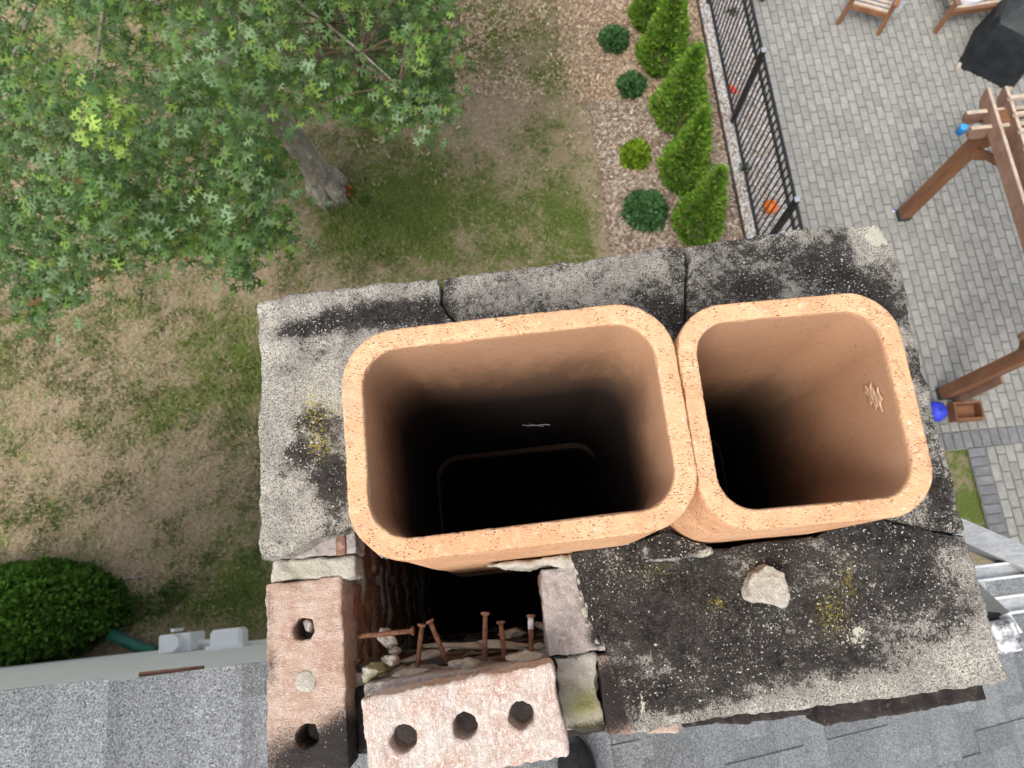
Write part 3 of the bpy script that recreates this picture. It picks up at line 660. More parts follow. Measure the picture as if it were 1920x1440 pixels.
# nails
def nail(a, b, mat, lab):
    a, b = Vector(a), Vector(b); d = (b-a).normalized(); pts = [a.lerp(b, t)+Vector((0, 0, .0012*math.sin(t*5))) for t in np.linspace(0, 1, 6)]
    mb = MB(); mb.tube(pts, [.0030, .0032, .0029, .0033, .0030, .0031], 8); mb.tube([b-d*.003, b-d*.0005, b+d*.0015], [.0030, .0058, .0056], 10)
    o = mb.build('nail', mat, chim, True); o['label'] = lab
NAILS = [((783, 1250), (791, 1172), .955, .955, 'rust', 'upright looking rusty nail nearest the left wall of the cavity'), ((838, 1240), (806, 1165), .955, .955, 'rust', 'rusty nail leaning to the left'),
         ((909, 1240), (910, 1150), .94, .945, 'rust', 'longest rusty nail, in the middle of the row'), ((946, 1236), (939, 1167), .945, .95, 'rust', 'rusty nail right of the longest one'),
         ((996, 1230), (995, 1155), .94, .945, 'rust', 'rightmost nail of the row with a whitish head'), ((672, 1193), (774, 1183), .96, .95, 'rust', 'rusty nail lying sideways from the left wall')]
for (a, b, h0, h1, mt, lab) in NAILS: nail(at(*a, h0), at(*b, h1), M[mt], lab)
p0, p1 = at(995.2, 1180, .9435), at(995, 1158, .9445); MB().tube([p0, p1], .0036, 8).build('white_paint', M['galv'], chim, True)

# cement cap in four cracked slabs
HC = .885; ZC = CAMZ-HC
def P(px, py): return tuple(at(px, py, HC)[:2])
DARK = [(560, 622, 45, 22, .8), (620, 600, 60, 26, .8), (720, 590, 75, 30, .95), (810, 585, 60, 34, .75), (585, 790, 36, 30, .95), (600, 860, 50, 40, .75), (555, 850, 26, 26, .4), (620, 930, 34, 65, .6), (540, 700, 20, 26, .25), (560, 600, 60, 8, -.2), (640, 660, 40, 40, .1),
        (500, 700, 30, 160, -.35), (575, 690, 40, 50, -.1), (560, 580, 60, 14, -.4),
        (1000, 590, 160, 20, .25), (1100, 500, 160, 40, -.02), (1220, 540, 45, 40, .35), (1270, 600, 30, 40, .7), (1310, 520, 22, 35, -.1), (1400, 540, 90, 40, .55), (1540, 490, 70, 50, .45), (1600, 540, 60, 40, .6), (1650, 570, 30, 40, .5), (1460, 470, 130, 16, .1), (1400, 480, 60, 16, .3),
        (1645, 445, 40, 30, -.9), (1740, 780, 22, 200, .1), (1762, 940, 24, 60, .55), (1700, 1000, 70, 30, .3), (1720, 650, 18, 50, .1)]
LICH = [(588, 765, 26, 40, .75), (600, 830, 20, 28, .75), (636, 765, 12, 18, .6), (1560, 1150, 25, 30, .5), (1590, 1085, 14, 30, .4), (1345, 1130, 14, 12, .5), (1230, 1070, 30, 20, .2)]
PALE = [(1648, 442, 30, 22, 1.3), (1610, 1188, 20, 19, .62), (1590, 1200, 8, 6, .4), (1312, 545, 18, 25, .35), (500, 585, 26, 18, .5), (1205, 1325, 6, 26, .6)]
def slab_attrs(base, extra=()): 
    f1, f2, f3 = blobs(DARK+list(extra), HC, base), blobs(LICH, HC, 0), blobs(PALE, HC, 0)
    return {'dark': f1, 'lichen': f2, 'pale': lambda co: np.clip(f3(co), 0, 1)}
AMPS = ((9, .004), (38, .0028), (140, .0014), (420, .0007))
F1 = (-.156, .168, .033, .256); F2 = (.166, .3825, .0275, .2455); FM = .004
def top_sag(x, y): return .0
sA = [P(480, 566), P(560, 552), P(640, 545), P(730, 533), P(822, 523), P(826, 545), P(826, 570), P(836, 590), P(852, 604), (-.05, F1[3]+FM), (F1[0]-FM, F1[3]-.03), (F1[0]-FM, .05), P(655, 985), P(640, 1000), P(610, 1003), P(586, 1014), P(560, 1028), P(530, 1040), P(492, 1046), P(486, 1020), P(487, 900), P(483, 760), P(484, 660)]
sB = [P(829, 522), P(950, 508), P(1060, 492), P(1160, 478), P(1240, 464), P(1278, 462), P(1284, 480), P(1281, 500), P(1284, 520), P(1281, 545), P(1284, 580), P(1282, 620), (.167, .20), (F1[1]-.02, F1[3]+FM), (-.04, F1[3]+FM), P(858, 600), P(842, 588), P(832, 568), P(832, 545)]
sC = [P(1282, 462), P(1340, 452), P(1420, 440), P(1520, 425), P(1600, 420), P(1640, 420), P(1658, 438), P(1676, 468), P(1690, 520), P(1712, 620), P(1740, 720), P(1762, 820), P(1782, 900), P(1808, 996), P(1790, 998), P(1745, 992), P(1712, 984), P(1690, 978), (F2[1]+FM, .06), (F2[1]+FM, F2[3]-.03), (F2[1]-.03, F2[3]+FM), (.20, F2[3]+FM), (.17, .19), P(1287, 600), P(1286, 550), P(1292, 520), P(1290, 500), P(1295, 482)]
sD = [P(1074, 1040), P(1130, 1015), P(1200, 1005), (.17, .031), (.2, F2[2]-FM), (F2[1]-.04, F2[2]-FM), (F2[1]+FM, .05), P(1690, 984), P(1712, 990), P(1745, 998), P(1785, 1006), P(1809, 1002), P(1830, 1075), P(1850, 1145), P(1868, 1205), P(1886, 1262), P(1884, 1276), P(1850, 1284), P(1740, 1300), P(1660, 1312), P(1540, 1322), P(1440, 1338), P(1330, 1352), P(1240, 1366), P(1192, 1374), P(1182, 1340), P(1168, 1300), P(1160, 1262), P(1142, 1228), P(1136, 1205), P(1120, 1180), P(1106, 1160), P(1108, 1140), P(1094, 1115), P(1088, 1075)]
DD = [(1870, 1150, 50, 110, -.75), (1830, 1240, 120, 45, -.85), (1650, 1290, 150, 30, -.75), (1450, 1335, 160, 20, -.55), (1250, 1352, 90, 18, -.55), (1790, 1060, 40, 50, -.25), (1740, 1190, 80, 50, -.35), (1380, 1065, 40, 30, -.2), (1540, 1060, 60, 40, -.15), (1480, 1310, 100, 30, -.3), (1300, 1150, 150, 90, .15)]
Z0 = TOP+.002
for pts, base, ex, lab, sd_ in ((sA, .06, (), 'pale grey cement slab at the left of the cap with yellow lichen', 1.0), (sB, .24, (), 'speckled cement slab between the two cracks behind the large flue', 2.0),
                       (sC, .30, (), 'cement slab wrapping the far corner behind the small flue', 3.0), (sD, .76, DD, 'black crusted cement slab in front of the small flue', 4.0)):
    o = solid('cap_slab', pts, Z0, ZC, M['crown'], chim, .0026, (), 4, AMPS, sd_*5.3, .004, .0018, slab_attrs(base, ex)); o['label'] = lab
# cement filling between the flues
solid('cap_fill', [(.140, .262), (.205, .262), (.176, .22), (.1665, .20), (.16, .215)], Z0, ZC+.002, M['crown'], chim, .0026, (), 3, AMPS, 2.2, .004, .001, slab_attrs(.6))
solid('cap_fill', [P(1230, 1000), P(1262, 975), P(1295, 940), P(1306, 960), P(1330, 1008), P(1280, 1002)], Z0, ZC+.006, M['crown'], chim, .0026, (), 3, AMPS, 7.2, .004, .001, slab_attrs(.35))
# ragged cement under the rim of the large flue, seen through the hole
ck = thing('cement_chunk', 'dark flat piece of broken cement lying against the gap between the two flues', 'rubble')
solid('chunk', [tuple(at(q[0], q[1]+7, .865)[:2]) for q in ((1197, 1010), (1210, 1002), (1250, 990), (1280, 1000), (1300, 1010), (1334, 1018), (1336, 1030), (1318, 1036), (1290, 1035), (1270, 1045), (1230, 1046), (1208, 1036))], ZC+.001, ZC+.030, M['crown'], ck, .0022, (), 3, ((40, .003), (150, .0015), (400, .0008)), 3.9, .004, .001, {'dark': blobs([(1322, 1040, 22, 10, -1.2), (1230, 1054, 60, 5, -1.1), (1205, 1035, 8, 14, -.9)], .87, .85), 'lichen': blobs([], 1, 0), 'pale': blobs([(1300, 1018, 16, 5, .6), (1322, 1038, 12, 6, .5)], .87, 0)})
# ledge of cement clinging to the large flue above the cavity
solid('cement_ledge', [(-.06, F1[2]-.001), (.11, F1[2]-.001), (.115, .022), (.09, .016), (.05, .017), (.03, .024), (0, .022), (-.03, .027)], TOP-.035, TOP+.022, M['mortar'], chim, .0025, (), 3, ((50, .004), (160, .002)), 6.1, .004, .002, A(bd=.1))

# flues
def rrect(cx, cy, hx, hy, r, n):
    """n points round a rounded rectangle, with outward normals"""
    segs = [(hx-r, hy, -1, 0, 2*(hx-r)), None]; pts = []
    per = [('l', 2*(hy-r)), ('a', PI/2*r), ('l', 2*(hx-r)), ('a', PI/2*r)]*2; tot = sum(p[1] for p in per)
    corners = [((hx, -(hy-r)), (0, 1), (1, 0)), ((hx-r, hy-r), 0), ((hx-r, hy), (-1, 0), (0, 1)), ((-(hx-r), hy-r), PI/2), ((-hx, hy-r), (0, -1), (-1, 0)), ((-(hx-r), -(hy-r)), PI), ((-(hx-r), -hy), (1, 0), (0, -1)), ((hx-r, -(hy-r)), 1.5*PI)]
    for i in range(n):
        s = tot*i/n; k = 0
        while s > per[k][1]: s -= per[k][1]; k += 1
        c_ = corners[k]
        if per[k][0] == 'l': p = (c_[0][0]+c_[1][0]*s, c_[0][1]+c_[1][1]*s); nn = c_[2]
        else: a = c_[1]+s/r; nn = (math.cos(a), math.sin(a)); p = (c_[0][0]+r*nn[0], c_[0][1]+r*nn[1])
        pts.append((cx+p[0], cy+p[1], nn[0], nn[1]))
    return pts
def liner(name, box, t, ro, ri, z1, z0, n, seed, parent, chips=True, soot_shade0=0, soot_shade1=0, rz=0, taper=0):
    cx, cy, hx, hy = (box[0]+box[1])/2, (box[2]+box[3])/2, (box[1]-box[0])/2, (box[3]-box[2])/2
    O, I_ = rrect(0, 0, hx, hy, ro, n), rrect(0, 0, hx-t, hy-t, ri, n)
    prof = []                                # (k: 0 outer..1 inner, z)
    nd = 46 if chips else 14
    for j in range(nd+1): prof.append((0, z0+(z1-.003-z0)*(j/nd)**.6, 0))
    prof += [(.02, z1-.0012, 0)]+[(k_, z1, 0) for k_ in ((.07, .15, .25, .37, .5, .63, .75, .85, .93) if chips else (.1, .9))]+[(.98, z1-.0012, 0)]
    for j in range(nd+1): prof.append((1, z1-.003-(z1-.003-z0)*(j/nd)**1.5, 1))
    V, so = [], []
    for (k_, z, inn) in prof:
        for i in range(n):
            x = O[i][0]*(1-k_)+I_[i][0]*k_; y = O[i][1]*(1-k_)+I_[i][1]*k_
            wz = .0012*nz(x, y, 0, 30, seed) + .0007*nz(x, y, 0, 160, seed); rim = z > z1-.004
            if rim:
                e = .0026*max(0, nz(x, y, z, 90, seed+2)-.25)+.0009*abs(nz(x, y, z, 300, seed))
                edge = 1 if k_ < .04 or k_ > .96 else 0
                s = -1 if k_ > .5 else 1
                if edge: x -= O[i][2]*s*e*1.4; y -= O[i][3]*s*e*1.4
                zz = z+wz-(e*1.3 if edge else .0005*nz(x, y, 0, 500, seed))
            else: zz = z; d_ = .0012*nz(x, y, z, 7, seed); x += O[i][2]*d_; y += O[i][3]*d_
            V.append((x, y, zz)); dpt = (z1-z)/(z1-z0); so.append((soot_shade0+(soot_shade1-soot_shade0)*dpt) if (k_ == 1 or not chips) else 0)  # grows with depth: sooty coat plus painted shade
    m_ = len(prof); idx = np.arange(m_*n).reshape(m_, n); Fq = []; mi = []
    for j in range(m_-1):
        a = idx[j]; b = idx[j+1]
        for i in range(n): Fq.append((a[i], a[(i+1) % n], b[(i+1) % n], b[i])); mi.append(1 if prof[j][2] or not chips else 0)
    for i in range(n): Fq.append((idx[-1][i], idx[-1][(i+1) % n], idx[0][(i+1) % n], idx[0][i])); mi.append(1)
    me_ = fastmesh(name, V, Fq); setattr_f(me_, 'soot_shade', so); me_.materials.append(M['flue']); me_.materials.append(M['flue_in'])
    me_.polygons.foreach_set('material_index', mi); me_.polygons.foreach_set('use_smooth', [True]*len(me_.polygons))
    o = bpy.data.objects.new(name, me_); C.objects.link(o); o.parent = parent; o.location = (cx, cy, 0); o.rotation_euler = (0, 0, rz); return o
ZR = CAMZ-.68
o = liner('flue_liner', (-.154, .1665, .035, .2555), .0205, .055, .038, ZR, ZR-.61, 720, 1.0, chim, soot_shade0=.12, soot_shade1=2.2, rz=.012); o['label'] = 'large rectangular orange clay flue liner'
o = liner('flue_liner', (.1665, .3815, .0285, .2455), .0185, .048, .034, ZR-.001, ZR-.61, 640, 5.0, chim, soot_shade0=-.2, soot_shade1=1.5, rz=-.01); o['label'] = 'smaller square orange clay flue liner with a pale chip inside'
for k_ in range(1, 6):
    dx, dy = random.uniform(-.004, .004), random.uniform(-.004, .004)
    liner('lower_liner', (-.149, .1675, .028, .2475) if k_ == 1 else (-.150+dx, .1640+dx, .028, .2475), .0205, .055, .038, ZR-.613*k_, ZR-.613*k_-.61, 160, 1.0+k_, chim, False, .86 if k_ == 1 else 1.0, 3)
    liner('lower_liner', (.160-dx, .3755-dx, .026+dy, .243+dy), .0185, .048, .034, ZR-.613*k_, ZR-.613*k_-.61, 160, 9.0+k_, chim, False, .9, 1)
mb = MB(); mb.box((-.0+.006, .145, ZR-3.75), (.34, .24, .02)); mb.box((.275, .135, ZR-3.78), (.24, .24, .02)); mb.build('flue_light_cap', M['brick_dark'], chim)  # dark caps added to shut light out at the foot of the flues
# spall mark inside the small flue
p = at(1636, 752, .78); 
o = solid('spall_patch', [(0, 0), (.006, .008), (.008, .002), (.012, .012), (.010, .020), (.018, .024), (.015, .034), (.020, .046), (.013, .044), (.011, .058), (.006, .046), (.002, .05), (.004, .034), (-.003, .030), (.002, .018), (-.004, .012)], -.0006, .0006, m_noise('pale_clay_spall', (.45, .275, .165), (.54, .355, .23), 90), chim, .0009, (), 1, ((200, .001),), 4.4, .003, .002)
o.rotation_euler = (PI/2, 0, -PI/2); o.location = (.3608, .158, CAMZ-.737); o.scale = (1.5, .62, 1); o['label'] = 'pale chipped patch on the inner wall of the small flue'
mb = MB(); pts = [(.02+.008*i, .232-.001*i, ZR-.40-.006*math.sin(i*1.1)) for i in range(6)]; mb.tube(pts, .0004, 5); mb.tube([(.03, .231, ZR-.395), (.045, .228, ZR-.401), (.052, .23, ZR-.413), (.048, .231, ZR-.42)], .0004, 5); mb.build('cobweb', M['cushion'], chim)

# loose things on the chimney
lz = CAMZ-.845-.057
loose = thing('loose_brick', 'loose pale pink brick with three round core holes lying in the front gap', 'brick', (-.0785, -.1325, lz), math.radians(4.6))
bk = solid('brick_body', [(-.103, -.046), (.103, -.046), (.103, .046), (-.103, .046)], 0, .057, M['brick_loose'], loose, .0022, [(-.064, .0005, .0138), (.001, .0008, .0138), (.061, .0, .0138)], 2, ((22, .0028), ((160, 60, 60), .0016), (300, .0008)), 44, .004, .0012,
           {'dark': lambda co: -.15+.25*np.exp(-((co[:, 0]+.02)/.04)**2-((co[:, 1]-.04)/.012)**2)})
stone = thing('stone', 'pale grey chunk of mortar sitting on the black part of the cap', 'stone')
sp_ = [(1400, 1103), (1404, 1085), (1412, 1073), (1424, 1070), (1436, 1058), (1448, 1060), (1456, 1068), (1470, 1072), (1474, 1090), (1476, 1115), (1478, 1132), (1474, 1138), (1440, 1132), (1412, 1127), (1402, 1118)]
g_ = solid('rock', [tuple(at(a, b, .868)[:2]) for a, b in sp_], ZC-.001, ZC+.022, M['mortar'], stone, .0018, (), 4, ((45, .004), (140, .0018), (420, .0008)), 17, .004, .001, {'dark': blobs([(1462, 1090, 14, 30, .25), (1450, 1064, 16, 7, .35)], .868, -.25), 'moss': blobs([], 1, 0)},
           top=lambda x, y: .004*nz(x, y, 0, 60, 5)-.010*max(0, min(1, (y-at(0, 1072, .868).y)/.006)))

# ================================================================== LADDER AND SHOE ON THE ROOF
lad = thing('ladder', 'aluminium ladder with a rubber footed stabiliser lying on the roof right of the chimney', 'ladder')
def rail(y0, y1, h, nm):
    a, b = at(1790, (y0+y1)/2, h), at(1790, (y0+y1)/2, h); a = Vector((.62, at(1840, (y0+y1)/2, h).y, CAMZ-h)); b = Vector((3.4, a.y, CAMZ-h-.9))
    w = abs(at(1840, y0, h).y-at(1840, y1, h).y)
    MB().bar(a, b, w, .02).build(nm, M['alu'], lad)
    for s in (-1, 1):
        o_ = Vector((0, s*w/2, .006)); MB().bar(a+o_, b+o_, .005, .032).build('rail_flange', M['alu_bright'], lad)
rail(1064, 1092, 1.45, 'side_rail'); rail(1131, 1164, 1.5, 'side_rail')
for k_ in range(5):
    x = .9+k_*.3; z = CAMZ-1.45-.9*(x-.62)/2.78-.035
    MB().bar((x, at(1840, 1064, 1.45).y-.01, z), (x, at(1840, 1164, 1.5).y+.01, z), .032, .026).build('rung', M['alu'], lad)
a, b = at(1770, 985, 1.55), at(1960, 1068, 1.55); MB().bar(a, b, .044, .044).build('stabiliser_arm', M['alu_dull'], lad)
a, b = at(1800, 1085, 1.7), at(1885, 1175, 1.3); MB().bar(a, b, .035, .035).build('stabiliser_leg', M['alu'], lad)
p = at(1892, 1193, 1.28); mb = MB(); mb.box((p.x, p.y, p.z-.02), (.040, .050, .045), Matrix.Rotation(.12, 3, 'Z'), .006); mb.build('rubber_foot', M['worn_rubber'], lad)
mb = MB(); p = at(1878, 1180, 1.3); mb.box((p.x-.003, p.y, p.z-.025), (.030, .05, .05), Matrix.Rotation(.12, 3, 'Z'), .004); mb.build('foot_clamp', M['rubber'], lad)

shoe = thing('shoe', 'rounded black toe of a shoe on the shingles below the loose brick', 'shoe')
p = at(1076, 1392, 2.2); cx_, ty = p.x+.003, p.y
zf = roofz(cx_)
V, Fq = [], []; prof_n, ring_n = 14, 20
for i in range(prof_n):
    t = i/(prof_n-1); yy = ty-t*.26; w = .056*math.sin(min(1, t*2.6+.03)*PI/2)**.55*(1-.12*t); hh = .03+.05*min(1, t*2.2)**1.3
    for k_ in range(ring_n):
        a = PI*k_/(ring_n-1); V.append((cx_+w*math.cos(a), yy, zf+.022+hh*math.sin(a)**.8*min(1, .25+t*6)))
for i in range(prof_n-1):
    for k_ in range(ring_n-1): Fq.append((i*ring_n+k_, i*ring_n+k_+1, (i+1)*ring_n+k_+1, (i+1)*ring_n+k_))
Fq.append(tuple(range(ring_n))); Fq.append(tuple((prof_n-1)*ring_n+k_ for k_ in range(ring_n)))
pyd('upper', V, Fq, M['shoe'], shoe, True)
sp2 = [(cx_+(.060*math.sin(min(1, t*2.6+.05)*PI/2)**.55*(1-.12*t)), ty+.004-t*.26) for t in np.linspace(0, 1, 14)]
MB().prism(sp2+[(2*cx_-a_, b_) for a_, b_ in sp2[::-1]], zf-.005, zf+.022).build('sole', M['sole'], shoe)

# ================================================================== FENCE
fence = thing('fence', 'black metal picket fence between the planting bed and the patio', 'fence', (FX, 3.88, 0))
FH = 1.40; fy0, fy1 = -1.2, 7.0             # local y of the run
pk = MB(); pk.box((0, 0, FH/2+.02), (.016, .016, FH-.06)); pkm = pk.mesh('picket'); pkm.materials.append(M['black_metal'])
y = fy0
while y < fy1:
    o = bpy.data.objects.new('picket', pkm); C.objects.link(o); o.parent = fence; o.location = (random.gauss(0, .001), y, 0); y += .104
for z in (.10, FH-.22, FH-.03):
    mb = MB(); mb.box((0, (fy0+fy1)/2, z), (.032, fy1-fy0, .03)); mb.build('rail', M['black_metal'], fence)
for k_ in range(4):
    mb = MB(); mb.box((0, 0+k_*1.99, FH/2), (.056, .056, FH+.02)); po = mb.build('post', M['black_metal'], fence)
    mb = MB(); mb.box((0, k_*1.99, FH+.022), (.062, .062, .024), bev=.006); mb.build('post_cap', M['cap'], po)

# ================================================================== SHRUBS
def spray_mesh(name, fn, n, size, cols, flat_=.4, seed=0, wid=.3):
    """n leafy sprays; fn() -> (pos, normal)"""
    r2 = random.Random(seed); V, Fq, Cc = [], [], []
    for i in range(n):
        p, nn, shade = fn(r2); nn = Vector(nn).normalized()
        d = (nn+Vector((r2.gauss(0, flat_), r2.gauss(0, flat_), r2.gauss(0, flat_)))).normalized(); s = d.cross(Vector((r2.gauss(0, 1), r2.gauss(0, 1), r2.gauss(0, 1)))).normalized()
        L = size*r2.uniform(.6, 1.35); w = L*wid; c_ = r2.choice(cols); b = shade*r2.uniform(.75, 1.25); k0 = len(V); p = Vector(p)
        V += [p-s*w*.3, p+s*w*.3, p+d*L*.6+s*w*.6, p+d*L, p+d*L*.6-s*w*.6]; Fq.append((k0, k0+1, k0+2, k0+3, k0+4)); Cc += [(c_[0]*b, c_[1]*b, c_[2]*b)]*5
    return fastmesh(name, V, np.array(Fq), Cc)
def arb_mesh(H, Rb, seed):
    def fn(r):
        t = r.random()**1.25; z = H*(.03+.97*t); a = r.uniform(0, 2*PI)
        lob = 1+.26*noise.noise(Vector((math.cos(a)*1.6, math.sin(a)*1.6, z*4+seed)))+.10*noise.noise(Vector((math.cos(a)*5, math.sin(a)*5, z*9+seed)))
        rr = Rb*(min(1, (t+.10)/.28))**.5*(1-max(0, (t-.15)/.85)**.92)*lob*r.uniform(.84, 1.0)+.010
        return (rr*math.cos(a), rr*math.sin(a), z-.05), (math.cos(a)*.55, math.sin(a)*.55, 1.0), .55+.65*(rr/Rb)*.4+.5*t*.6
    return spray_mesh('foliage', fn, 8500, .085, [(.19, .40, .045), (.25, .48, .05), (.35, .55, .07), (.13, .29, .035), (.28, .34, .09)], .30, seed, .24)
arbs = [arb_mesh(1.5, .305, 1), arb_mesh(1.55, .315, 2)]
M['arb'] = M['foliage']
def twiggy(seed, H, Rb):
    return MB().tube([(0, 0, -.03), (.01, 0, H*.5), (0, .01, H*.85)], [.03, .02, .006], 7).mesh('trunk')
ARB = [((1300, 432), 'arborvitae standing nearest the chimney, tip against the gravel', 1.0), ((1274, 335), 'second arborvitae from the chimney in the row', .98), ((1266, 222), 'middle arborvitae in the row, the widest and roundest', 1.0),
       ((1236, 122), 'fourth arborvitae from the chimney with a thin leaning tip', 1.02), ((1212, 45), 'farthest arborvitae at the top edge of the picture', .8)]
for i, ((px, py), lab, sc) in enumerate(ARB):
    p = at(px, py, 9.0); t = thing('arborvitae', lab, 'shrub', (p.x, p.y, 0), i*1.3, 'arborvitae row in the mulch bed'); t.scale = (sc*(1.12 if i == 2 else 1), sc*(1.12 if i == 2 else 1), sc*(.95 if i == 2 else 1))
    link('foliage', arbs[i % 2], M['foliage'], t); link('trunk', twiggy(i, 1.5, .3), M['twig'], t)
def shrub(px, py, Rr, H, cols, name, label, cat, n=1500, size=.06, h=9.0, group=None, ry=None, seed=0, wid=.55):
    p = at(px, py, h-.0); ry = ry or Rr
    def fn(r):
        u = r.uniform(0, 2*PI); v = r.random(); el = math.asin(v); rad = (.55+.45*r.random())*(1+.25*noise.noise(Vector((math.cos(u)*2, math.sin(u)*2, v*2+seed))))
        x, y, z = Rr*rad*math.cos(u)*math.cos(el), ry*rad*math.sin(u)*math.cos(el), H*rad*math.sin(el)+.02
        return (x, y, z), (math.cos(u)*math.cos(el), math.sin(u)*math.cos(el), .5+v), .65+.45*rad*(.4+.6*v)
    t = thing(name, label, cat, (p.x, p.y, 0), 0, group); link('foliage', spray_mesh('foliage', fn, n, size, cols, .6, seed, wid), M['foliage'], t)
    mb = MB()
    for k_ in range(6):
        a = k_*1.05; mb.tube([(0, 0, -.02), (.3*Rr*math.cos(a), .3*ry*math.sin(a), H*.45), (.65*Rr*math.cos(a), .65*ry*math.sin(a), H*.75)], [.008, .005, .002], 5)
    mb.build('stems', M['twig'], t); return t
GR = [(.06, .15, .05), (.09, .20, .065), (.12, .25, .09)]; YG = [(.20, .33, .02), (.28, .40, .03), (.15, .26, .02)]
shrub(1150, 82, .19, .22, GR, 'low_shrub', 'small round green shrub beside the two farthest arborvitae', 'shrub', group='low shrubs in the mulch bed', seed=1)
shrub(1183, 166, .165, .22, GR, 'low_shrub', 'small dark green shrub beside the middle of the arborvitae row', 'shrub', group='low shrubs in the mulch bed', seed=2)
shrub(1189, 296, .19, .2, YG, 'low_shrub', 'small yellow green shrub in the mulch bed', 'shrub', group='low shrubs in the mulch bed', seed=3)
shrub(1209, 402, .28, .26, GR, 'low_shrub', 'largest low dark green shrub, beside the nearest arborvitae', 'shrub', 2300, group='low shrubs in the mulch bed', seed=4)
p = at(75, 1186, 8.3)
def big(r):
    u = r.uniform(0, 2*PI); v = r.random()**.8; el = math.asin(v); rad = (.86+.14*r.random())*(1+.10*noise.noise(Vector((math.cos(u)*3, math.sin(u)*3, v*3)))+.05*noise.noise(Vector((math.cos(u)*9, math.sin(u)*9, v*9))))
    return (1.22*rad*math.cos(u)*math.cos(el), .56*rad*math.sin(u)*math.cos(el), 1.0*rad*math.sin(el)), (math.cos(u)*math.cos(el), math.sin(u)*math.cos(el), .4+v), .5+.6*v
t = thing('bush', 'large dense rounded green bush against the siding wall', 'bush', (-5.80, .30, 0)); link('foliage', spray_mesh('foliage', big, 26000, .06, [(.085, .20, .025), (.12, .27, .04), (.17, .34, .05)], .6, 5, .5), M['foliage'], t)
MB().tube([(0, 0, -.03), (.02, 0, .7)], [.05, .03], 8).build('trunk', M['twig'], t)
for i, (px, py) in enumerate([(300, 1130), (330, 1110), (262, 1140), (1370, 28), (1395, 318), (684, 380)]):
    p = at(px, py, 9.0)
    shrub(px, py, .16 if i < 3 else .07, .08, [(.06, .13, .02), (.09, .17, .03)], 'weed', ['leafy green weeds on the bare lawn near the meter box', 'leafy weeds farther out from the wall than the others', 'leafy weeds next to the big bush', 'small weed in the gravel at the far end of the fence', 'small weed in the gravel halfway along the fence', 'bright seedling growing right of the oak trunk'][i], 'weed', 160 if i < 3 else 50, .05, seed=20+i, wid=.3)

# ================================================================== OAK
def leaf_outline():
    half = [(0, 0), (.02, .18), (.16, .22), (.28, .16), (.24, .30), (.07, .36), (.09, .50), (.30, .52), (.44, .44), (.40, .62), (.22, .66), (.07, .66), (.09, .78), (.22, .86), (.16, .92), (.03, .90)]
    pts = half+[(0, 1.05)]+[(-a, b) for a, b in half[:0:-1]]; return pts
LO = leaf_outline()
bm = bmesh.new(); vsl = [bm.verts.new((a, b, -.35*abs(a)-.10*b*b)) for a, b in LO]
for i in range(len(vsl)): bm.edges.new((vsl[i], vsl[(i+1) % len(vsl)]))
bmesh.ops.triangle_fill(bm, edges=bm.edges[:], use_beauty=True); bmesh.ops.recalc_face_normals(bm, faces=bm.faces)
bm.verts.index_update(); LV = np.array([v.co[:] for v in bm.verts]); LV[:, 0] *= .9; LF = np.array([[v.index for v in f.verts] for f in bm.faces]); bm.free()
oak = thing('oak_tree', 'oak tree with lobed green leaves over the left side of the lawn', 'tree', (0, 0, 0))
base = at(618, 362, 9.0)
tp = [Vector((base.x+.02, base.y-.02, -.1)), Vector((base.x, base.y, .1)), Vector((-2.16, 5.42, .9)), Vector((-2.33, 5.45, 1.8)), Vector((-2.5, 5.6, 2.9)), Vector((-2.7, 5.9, 4.0)), Vector((-2.8, 6.1, 5.2)), Vector((-2.8, 6.2, 6.3))]
tr = [.23, .18, .150, .155, .14, .11, .07, .03]
mb = MB(); dense = []; dr = []
for i in range(len(tp)-1):
    for k_ in range(8): dense.append(tp[i].lerp(tp[i+1], k_/8)); dr.append(tr[i]+(tr[i+1]-tr[i])*k_/8)
mb.tube(dense, dr, 40); o = mb.build('trunk', M['bark'], oak, True); rough(o.data, (((14, 14, 3), .03), ((40, 40, 9), .012)), 3)
for k_ in range(5):
    a = k_*1.26+.5; L_ = random.uniform(.20, .27); c0 = Vector((base.x, base.y, 0))
    MB().tube([c0+Vector((.10*math.cos(a), .10*math.sin(a), .42)), c0+Vector((.19*math.cos(a), .19*math.sin(a), .14)), c0+Vector((L_*math.cos(a+.1), L_*math.sin(a+.1), .0)), c0+Vector((L_*1.3*math.cos(a+.2), L_*1.3*math.sin(a+.2), -.05))], [.11, .10, .06, .02], 10).build('root', M['bark'], oak, True)
CROWN = [(-400, -400), (860, -400), (862, 0), (838, 40), (835, 110), (848, 215), (800, 242), (730, 222), (700, 212), (655, 240), (640, 170), (600, 200), (575, 190), (520, 210), (540, 300), (560, 335), (500, 345), (490, 395), (550, 435), (545, 460), (478, 452), (465, 540), (432, 548), (412, 470), (330, 462), (255, 500), (190, 480), (140, 545), (80, 600), (55, 590), (30, 520), (-400, 600)]
def inpoly(x, y, P_):
    c_ = False; j = len(P_)-1
    for i in range(len(P_)):
        if (P_[i][1] > y) != (P_[j][1] > y) and x < (P_[j][0]-P_[i][0])*(y-P_[i][1])/(P_[j][1]-P_[i][1])+P_[i][0]: c_ = not c_
        j = i
    return c_
cc = Vector((-3.0, 6.0, 4.1)); clusters = []; r3 = random.Random(11)
